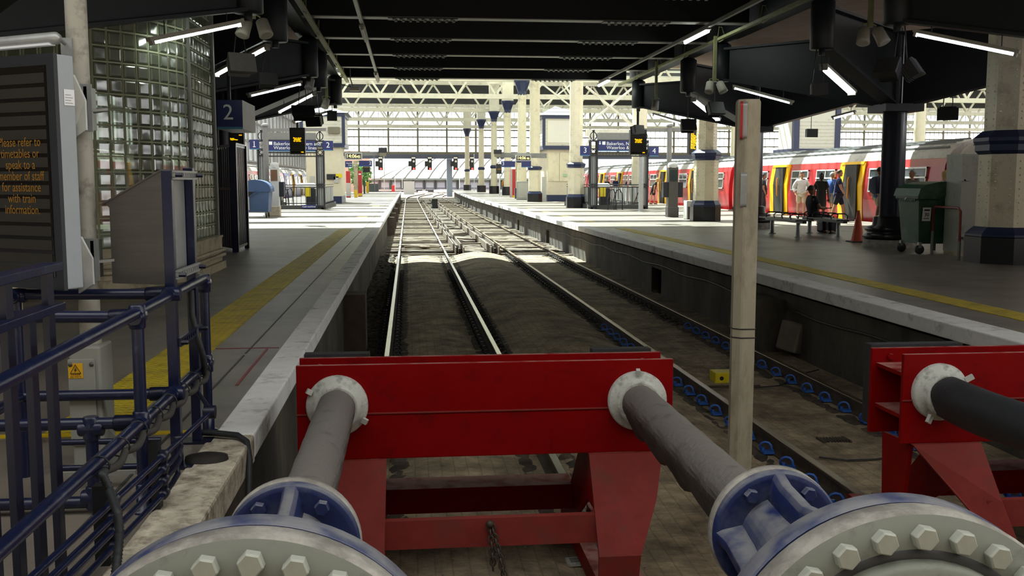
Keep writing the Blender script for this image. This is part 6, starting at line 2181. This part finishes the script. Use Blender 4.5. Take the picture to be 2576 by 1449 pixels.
# grey-white cabinet with an ajar door
p0, p1 = at(2371, 640, Z=0), at(2410, 645, Z=0)
zt = at(2371, 393, Y=p0.y).z
d = (p1-p0).normalized()
bk = V((-d.y, d.x, 0))
t = thing('electrical_cabinet', 'tall grey-white steel cabinet before the big riveted column', 'cabinet', p0)
MB().prism([p0+UP*.08, p1+UP*.08, p1+bk*.5+UP*.08, p0+bk*.5+UP*.08], UP*(zt-.08)).build('cabinet_side', M_cabinet, t)
q = p1+V((.72, .12, 0))
e = (q-p1).normalized()
MB().beam(p1+UP*(zt*.5)+V((.01, .03, 0)), q+UP*(zt*.5), .04, zt-.12).build('cabinet_door', M_cabinet, t)
MB().prism([p0-d*.01+UP*zt, p1+UP*zt, q+UP*zt, p0+bk*.55+UP*zt], UP*.03).build('cabinet_top', M_cabinet, t)
MB().prism([p0+d*.02, p1, p1+bk*.48, p0+bk*.48], UP*.08).build('cabinet_plinth', M_stone, t)
for z in (.35, zt-.45):
    for x in (.12, .22):
        MB().cbox(p1+V((x-.12, -.02, z)), .14, .02, .025).build('hinge', M_galv, t)
MB().cbox(p1+e*.5+V((0, -.05, zt*.5)), .2, .03, .04).build('door_handle', M_iron, t)
# red hoop barrier
a, b = at(2343, 640, Z=0), at(2411, 655, Z=0)
za = at(2343, 519, Y=a.y).z
t = thing('hoop_barrier', 'red hoop barrier standing before the grey-white cabinet', 'barrier', (a+b)/2)
mid = za-.42
M_redpipe = mat('barrier_red', '#7d2a22', .45, var=.1, dirt='#5d4038', damt=.25)
MB().tube([a+UP*.42, a+UP*(za-.05), a.lerp(b, .08)+UP*za, a.lerp(b, .92)+UP*za, b+UP*(za-.05), b+UP*.3], .024, 10).build('red_tube', M_redpipe, t)
for p, z in ((a, .45), (b, .34)):
    MB().cyl(p, p+UP*z, .028, n=10).build('grey_foot', M_midgrey, t)
p = at(2354, 592, Y=19.2)
t = thing('warning_sign', 'yellow warning signs on a stand behind the red hoop barrier', 'sign', p)
MB().box(p.x-.08, p.x+.1, 19.2, 19.22, .52, .74).build('upper_sign', stripe, t)
MB().box(p.x-.09, p.x+.09, 19.2, 19.22, .26, .47).build('lower_sign', stripe, t)
MB().box(p.x-.09, p.x+.1, 19.19, 19.2, .53, .565).build('black_bar', M_iron, t)
MB().box(p.x-.02, p.x+.02, 19.22, 19.25, 0, .8).build('stand', M_iron, t)
# ------------------------------------------------------------------ people
def skin_obj(name, verts, edges, rad, root, m, parent, sub=2):
    base = BASE[parent.name]
    me = bpy.data.meshes.new(name)
    me.from_pydata([V(v)-base for v in verts], edges, [])
    me.materials.append(m)
    o = bpy.data.objects.new(name, me)
    COL.objects.link(o)
    o.parent = parent
    BASE[o.name] = base
    o.modifiers.new('skin', 'SKIN')
    if not me.skin_vertices:
        me.skin_vertices.new() if hasattr(me.skin_vertices, 'new') else None
    sv = me.skin_vertices[0].data
    for i, r in enumerate(rad):
        sv[i].radius = r if isinstance(r, tuple) else (r, r)
        sv[i].use_root = (i == root)
    s = o.modifiers.new('smooth', 'SUBSURF')
    s.levels = s.render_levels = sub
    o.modifiers['skin'].use_smooth_shade = True
    return o
HANDM = {}
def person(p, yaw, h, lab, skin, hair, top, bottom, legs='shorts', sleeve='short', arms=None, stride=.12, sit=False, lean=0., hairlen='short', shoe=None, dress=False, pack=None, headturn=0.):
    """standing (or sitting) figure; local -Y is where it faces; arms: two ((elbow),(wrist)) offsets from the shoulder"""
    p = V(p)
    t = thing('person', lab, 'person', p)
    k = h/1.75
    rot = Matrix.Rotation(yaw, 3, 'Z')
    hz = .93 if not sit else .52
    L_ = Matrix.Rotation(lean, 3, 'X')
    def W(v):
        return p+rot @ (V(v)*k)
    def U(v):                  # upper body leans about the hips
        q = V(v)-V((0, 0, .93))
        q = L_ @ q
        return q+V((0, 0, hz))
    arms = arms or (((.05, .03, -.28), (.06, -.07, -.52)), ((-.05, .03, -.28), (-.06, -.07, -.52)))
    pel, bel, chs, nck = U((0, 0, .96)), U((0, 0, 1.12)), U((0, 0, 1.3)), U((0, 0, 1.47))
    hd0 = U((0, -.01, 1.53))
    sh = [U((s*.175, 0, 1.40)) for s in (1, -1)]
    el = [sh[i]+L_ @ V(arms[i][0]) for i in (0, 1)]
    wr = [sh[i]+L_ @ V(arms[i][1]) for i in (0, 1)]
    hip = [pel+V((s*.09, 0, -.06)) for s in (1, -1)]
    if sit:
        kn = [hip[i]+V(((.05, -.05)[i], -.43, .02)) for i in (0, 1)]
        an = [kn[i]+V((0, -.03, -.40)) for i in (0, 1)]
    else:
        kn = [hip[i]+V((0, (-1, 1)[i]*stride*.7-.02, -.41)) for i in (0, 1)]
        an = [V((hip[i].x, (-1, 1)[i]*stride+.02, .09)) for i in (0, 1)]
    toe = [an[i]+V((0, -.16, -.05)) for i in (0, 1)]
    vs = [pel, bel, chs, nck, hd0, sh[0], el[0], wr[0], sh[1], el[1], wr[1], hip[0], kn[0], an[0], toe[0], hip[1], kn[1], an[1], toe[1]]
    es = [(0, 1), (1, 2), (2, 3), (3, 4), (2, 5), (5, 6), (6, 7), (2, 8), (8, 9), (9, 10), (0, 11), (11, 12), (12, 13), (13, 14), (0, 15), (15, 16), (16, 17), (17, 18)]
    R_ = [(.10, .075), (.095, .07), (.115, .085), .058, .055, .062, .045, .032, .062, .045, .032, .07, .058, .04, .035, .07, .058, .04, .035]
    skin_obj('body', [W(v) for v in vs], es, [tuple(x*k for x in (r if isinstance(r, tuple) else (r, r))) for r in R_], 0, skin, t)
    g = 1.24
    # top
    tv = [pel+V((0, 0, -.17 if not dress else -.1)), bel, chs, sh[0].lerp(chs, .1)+V((0, 0, .015)), sh[1].lerp(chs, .1)+V((0, 0, .015)), chs.lerp(nck, .62)]
    te = [(0, 1), (1, 2), (2, 3), (2, 4), (2, 5)]
    tr = [(.16*g, .12*g), (.138*g, .11*g), (.15*g, .115*g), .074*g, .074*g, .07]
    for i in (0, 1):
        a = len(tv)
        tv.append(sh[i].lerp(el[i], .62)); te.append((3+i, a)); tr.append(.064*g)
        if sleeve == 'long':
            tv += [el[i], wr[i].lerp(el[i], .12)]; te += [(a, a+1), (a+1, a+2)]; tr += [.055*g, .043*g]
    if dress:
        tv.append(pel+V((0, 0, -.38))); te.append((0, len(tv)-1)); tr.append((.21, .17))
    skin_obj('dress' if dress else 'shirt', [W(v) for v in tv], te, [tuple(x*k for x in (r if isinstance(r, tuple) else (r, r))) for r in tr], 0, top, t)
    if bottom is not None and not dress:
        f = .88 if legs == 'shorts' else 1.0
        bv = [pel+V((0, 0, .13)), hip[0], hip[1]]
        be = [(0, 1), (0, 2)]
        br = [(.175, .135), .108, .108]
        for i in (0, 1):
            a = len(bv)
            bv.append(hip[i].lerp(kn[i], f)); be.append((1+i, a)); br.append(.088 if legs == 'shorts' else .07)
            if legs == 'long':
                bv.append(an[i]); be.append((a, a+1)); br.append(.058)
        skin_obj('shorts' if legs == 'shorts' else 'trousers', [W(v) for v in bv], be, [tuple(x*k for x in (r if isinstance(r, tuple) else (r, r))) for r in br], 0, bottom, t)
    # head with a face
    hr = Matrix.Rotation(headturn, 3, 'Z')
    hc = U((0, -.02, 1.635))
    def H(v):
        return W(hc+hr @ V(v))
    mb = MB()
    rings = []
    for z, rx, ry, oy in ((-.115, .03, .035, -.02), (-.105, .05, .06, -.02), (-.07, .062, .078, -.012), (-.02, .072, .092, 0), (.03, .076, .098, .004), (.075, .066, .086, .008), (.105, .04, .055, .01), (.116, .012, .015, .01)):
        rings.append([H((cos(2*pi*i/18)*rx, sin(2*pi*i/18)*ry+oy, z)) for i in range(18)])
    mb.loft(rings)
    mb.loft([[H((x, y, z)) for x, y, z in ((-.006, -.09, .02), (.006, -.09, .02), (.004, -.095, .01))], [H((x, y, z)) for x, y, z in ((-.016, -.088, -.025), (.016, -.088, -.025), (0, -.118, -.022))]])
    for s in (-1, 1):
        mb.sph(H((s*.077, .005, 0)), .022*k, .4, .8, 1.2, 8, 6)
    hd = mb.build('head', skin, t)
    ey = MB()
    for s in (-1, 1):
        ey.sph(H((s*.03, -.086, .012)), .011*k, 1, .6, .7, 8, 6)
    ey.build('eyes', M_iron, hd)
    MB().beam(H((-.024, -.088, -.055)), H((.024, -.088, -.055)), .012*k, .008*k).build('mouth', mat('lips', '#8e5048', .5, var=0), hd)
    hm = MB()
    rr_ = []
    for z, sc, oy in ((-.01 if hairlen == 'short' else -.09, 1.06, .02), (.03, 1.1, .012), (.07, 1.12, .006), (.105, 1.05, .006), (.128, .6, .008), (.134, .1, .008)):
        base = {-.01: (.073, .094), -.09: (.07, .085), .03: (.076, .098), .07: (.068, .088), .105: (.045, .062), .128: (.04, .05), .134: (.03, .04)}[z]
        ring = []
        for i in range(18):
            a = 2*pi*i/18
            y = sin(a)*base[1]*sc+oy
            if z < .05:
                y = max(y, -.02 if z > 0 else .0)
            ring.append(H((cos(a)*base[0]*sc, y, z)))
        rr_.append(ring)
    hm.loft(rr_)
    if hairlen == 'long':
        hm.loft([[H((cos(2*pi*i/12)*rx, .05+sin(2*pi*i/12)*ry, z)) for i in range(12)] for z, rx, ry in ((.02, .08, .055), (-.1, .085, .05), (-.2, .075, .04), (-.26, .04, .025))])
    if hairlen == 'tail':
        hm.loft([[H((cos(2*pi*i/10)*r_, yy+sin(2*pi*i/10)*r_, z)) for i in range(10)] for z, yy, r_ in ((.07, .09, .02), (.05, .125, .035), (-.06, .135, .03), (-.17, .12, .012))])
    hm.build('hair', hair, t)
    # hands: palm, four bent fingers and a thumb
    for i in (0, 1):
        d = (wr[i]-el[i]).normalized()
        _, a_, b_ = frame(d)
        s = 1 if i == 0 else -1
        w0 = wr[i]
        hb = MB()
        hb.loft([[W(w0+d*q+a_*(x*ww)+b_*(z*.013)) for x, z in ((-1, -1), (1, -1), (1, 1), (-1, 1))] for q, ww in ((-.01, .022), (.04, .038), (.09, .04))])
        for j in range(4):
            x = (-.03+.02*j)
            ln = (.065, .078, .072, .055)[j]
            hb.tube([W(w0+d*.085+a_*x), W(w0+d*(.085+ln*.5)+a_*x+b_*.008), W(w0+d*(.085+ln*.9)+a_*x+b_*.03)], [.0095*k, .0088*k, .007*k], 6)
        hb.tube([W(w0+d*.03-a_*.034), W(w0+d*.065-a_*.062+b_*.008), W(w0+d*.095-a_*.068+b_*.014)], [.011*k, .0095*k, .007*k], 6)
        hb.build('hand', skin, t)
    sm = shoe or M_iron
    for i in (0, 1):
        c = an[i]
        mb = MB()
        mb.loft([[W(c+V((cos(a)*rx, -.05+sin(a)*ry-.02, z-.09))) for a in [2*pi*q/14 for q in range(14)]] for z, rx, ry in ((0, .046, .13), (.03, .048, .132), (.06, .042, .11), (.085, .036, .06))])
        mb.build('shoe', sm, t)
    if pack is not None:
        mb = MB().loft([[W(U((x*.15*s, y, z))) for x, y in ((-1, .1), (1, .1), (1, .24*s+.02), (-1, .24*s+.02))] for z, s in ((1.0, .9), (1.1, 1), (1.35, 1), (1.46, .7))])
        mb.build('backpack', pack, t, bevel=.03)
        for s in (-1, 1):
            MB().tube([W(U((s*.1, .1, 1.44))), W(U((s*.11, -.03, 1.47))), W(U((s*.12, -.135, 1.34))), W(U((s*.13, -.1, 1.14)))], .02*k, 6).build('strap', pack, t)
    return t
C = lambda n, c: mat('cloth_'+n, c, .85, var=.1, scale=12)
H_dark, H_grey, H_blond, H_brown = mat('hair_dark', '#1d1713', .6, var=.2, scale=20), mat('hair_grey', '#8f8c88', .6, var=.2, scale=20), mat('hair_blond', '#c2a25e', .6, var=.2, scale=20), mat('hair_brown', '#4b3524', .6, var=.2, scale=20)
def stand(px, py, **k):
    return at(px, py, Z=0)
person(stand(2014, 549), -.25, 1.76, 'person in a white shirt and beige shorts standing before the red train', M_skin, H_dark, C('white', '#d9d6d0'), C('beige', '#c9b79b'), sleeve='long', arms=(((.12, .04, -.26), (.06, -.1, -.44)), ((-.12, .04, -.26), (-.06, -.1, -.44))), stride=.16)
sb = b2[0].lerp(b2[1], .12)
person(V((sb.x, sb.y, -.045)), pi/2+.15, 1.74, 'person in black sitting on the bench, facing right', M_skin2, H_dark, C('black', '#16171a'), C('blackt', '#141518'), legs='long', sit=True, lean=-.14, arms=(((.04, -.1, -.26), (.0, -.34, -.3)), ((-.04, -.1, -.26), (0, -.34, -.3))))
person(stand(2063, 566), 2.6, 1.66, 'person in a dark grey dress with a ponytail, seen from behind beside the bench', M_skin2, H_dark, C('darkgrey', '#3b3836'), None, dress=True, hairlen='tail', stride=.04)
person(stand(2090, 549), 1.9, 1.74, 'person with grey hair in a blue shirt behind the one in navy shorts', M_skin, H_grey, C('blue', '#2d4f8f'), C('greyshorts', '#7d756c'), stride=.05)
person(stand(2107, 557), 1.15, 1.80, 'person in a navy t-shirt and navy shorts walking along the red train', M_skin, H_brown, C('navy', '#141f4a'), C('navyshorts', '#10142a'), arms=(((.07, .1, -.27), (.08, .02, -.5)), ((-.07, -.08, -.27), (-.08, -.2, -.48))), stride=.2)
person(stand(2207, 566), 1.9, 1.84, 'person in a blue shirt and beige shorts partly behind the navy column', M_skin2, H_dark, C('slateblue', '#3b4f70'), C('khaki', '#8d7c66'), pack=C('packnavy', '#20283c'), arms=(((.1, .02, -.28), (.12, -.06, -.52)), ((-.1, .02, -.28), (-.12, -.06, -.52))), stride=.16)
person(stand(2290, 574), -.9, 1.74, 'person with grey hair in a grey top behind the green bin', M_skin, H_grey, C('midgrey', '#77736e'), C('dark', '#33302e'), legs='long', headturn=-.6)
person(stand(2371, 580), 1.2, 1.70, 'blonde person almost hidden behind the grey-white cabinet', M_skin, H_blond, C('mauve', '#8d7f86'), C('dark', '#33302e'), legs='long', hairlen='long')
person(stand(1641, 514), 1.3, 1.66, 'blonde person in a black dress bending beside the black pillar boxes', M_skin, H_blond, C('black', '#16171a'), None, dress=True, hairlen='long', lean=.42, arms=(((.1, -.1, -.24), (.04, -.24, -.36)), ((-.1, -.05, -.26), (-.06, -.12, -.5))), stride=.14, shoe=M_brown)
person(stand(1739, 514), -.3, 1.80, 'person in a pale grey t-shirt with rucksack straps and black shorts', M_skin, H_brown, C('palegrey', '#a5a9ad'), C('black', '#16171a'), pack=C('packblue', '#2c3d55'), arms=(((.1, .04, -.26), (.02, -.2, -.34)), ((-.1, .04, -.26), (-.02, -.2, -.34))), stride=.12)
person(stand(1754, 513), -.2, 1.82, 'person in navy close behind the one with rucksack straps', M_skin, H_brown, C('navy', '#141f4a'), C('dark', '#33302e'), legs='long')
person(stand(1527, 502), -.4, 1.62, 'dark-haired person seen through the right stair railing, left one', M_skin, H_dark, C('black', '#16171a'), C('dark', '#33302e'), hairlen='long')
person(stand(1548, 502), .3, 1.70, 'person in dark navy seen through the right stair railing, right one', M_skin, H_brown, C('navy', '#141f4a'), C('dark', '#33302e'), legs='long')
person(stand(1918, 541), 1.4, 1.72, 'person in dark clothes mostly hidden by the concrete post', M_skin2, H_dark, C('black', '#16171a'), C('dark', '#33302e'), legs='long', stride=.1)
person(stand(1268, 490), .6, 1.74, 'tiny distant person in an orange jacket among the cream columns', M_skin2, H_dark, C('orange', '#b0701f'), C('dark', '#33302e'), legs='long', sleeve='long')
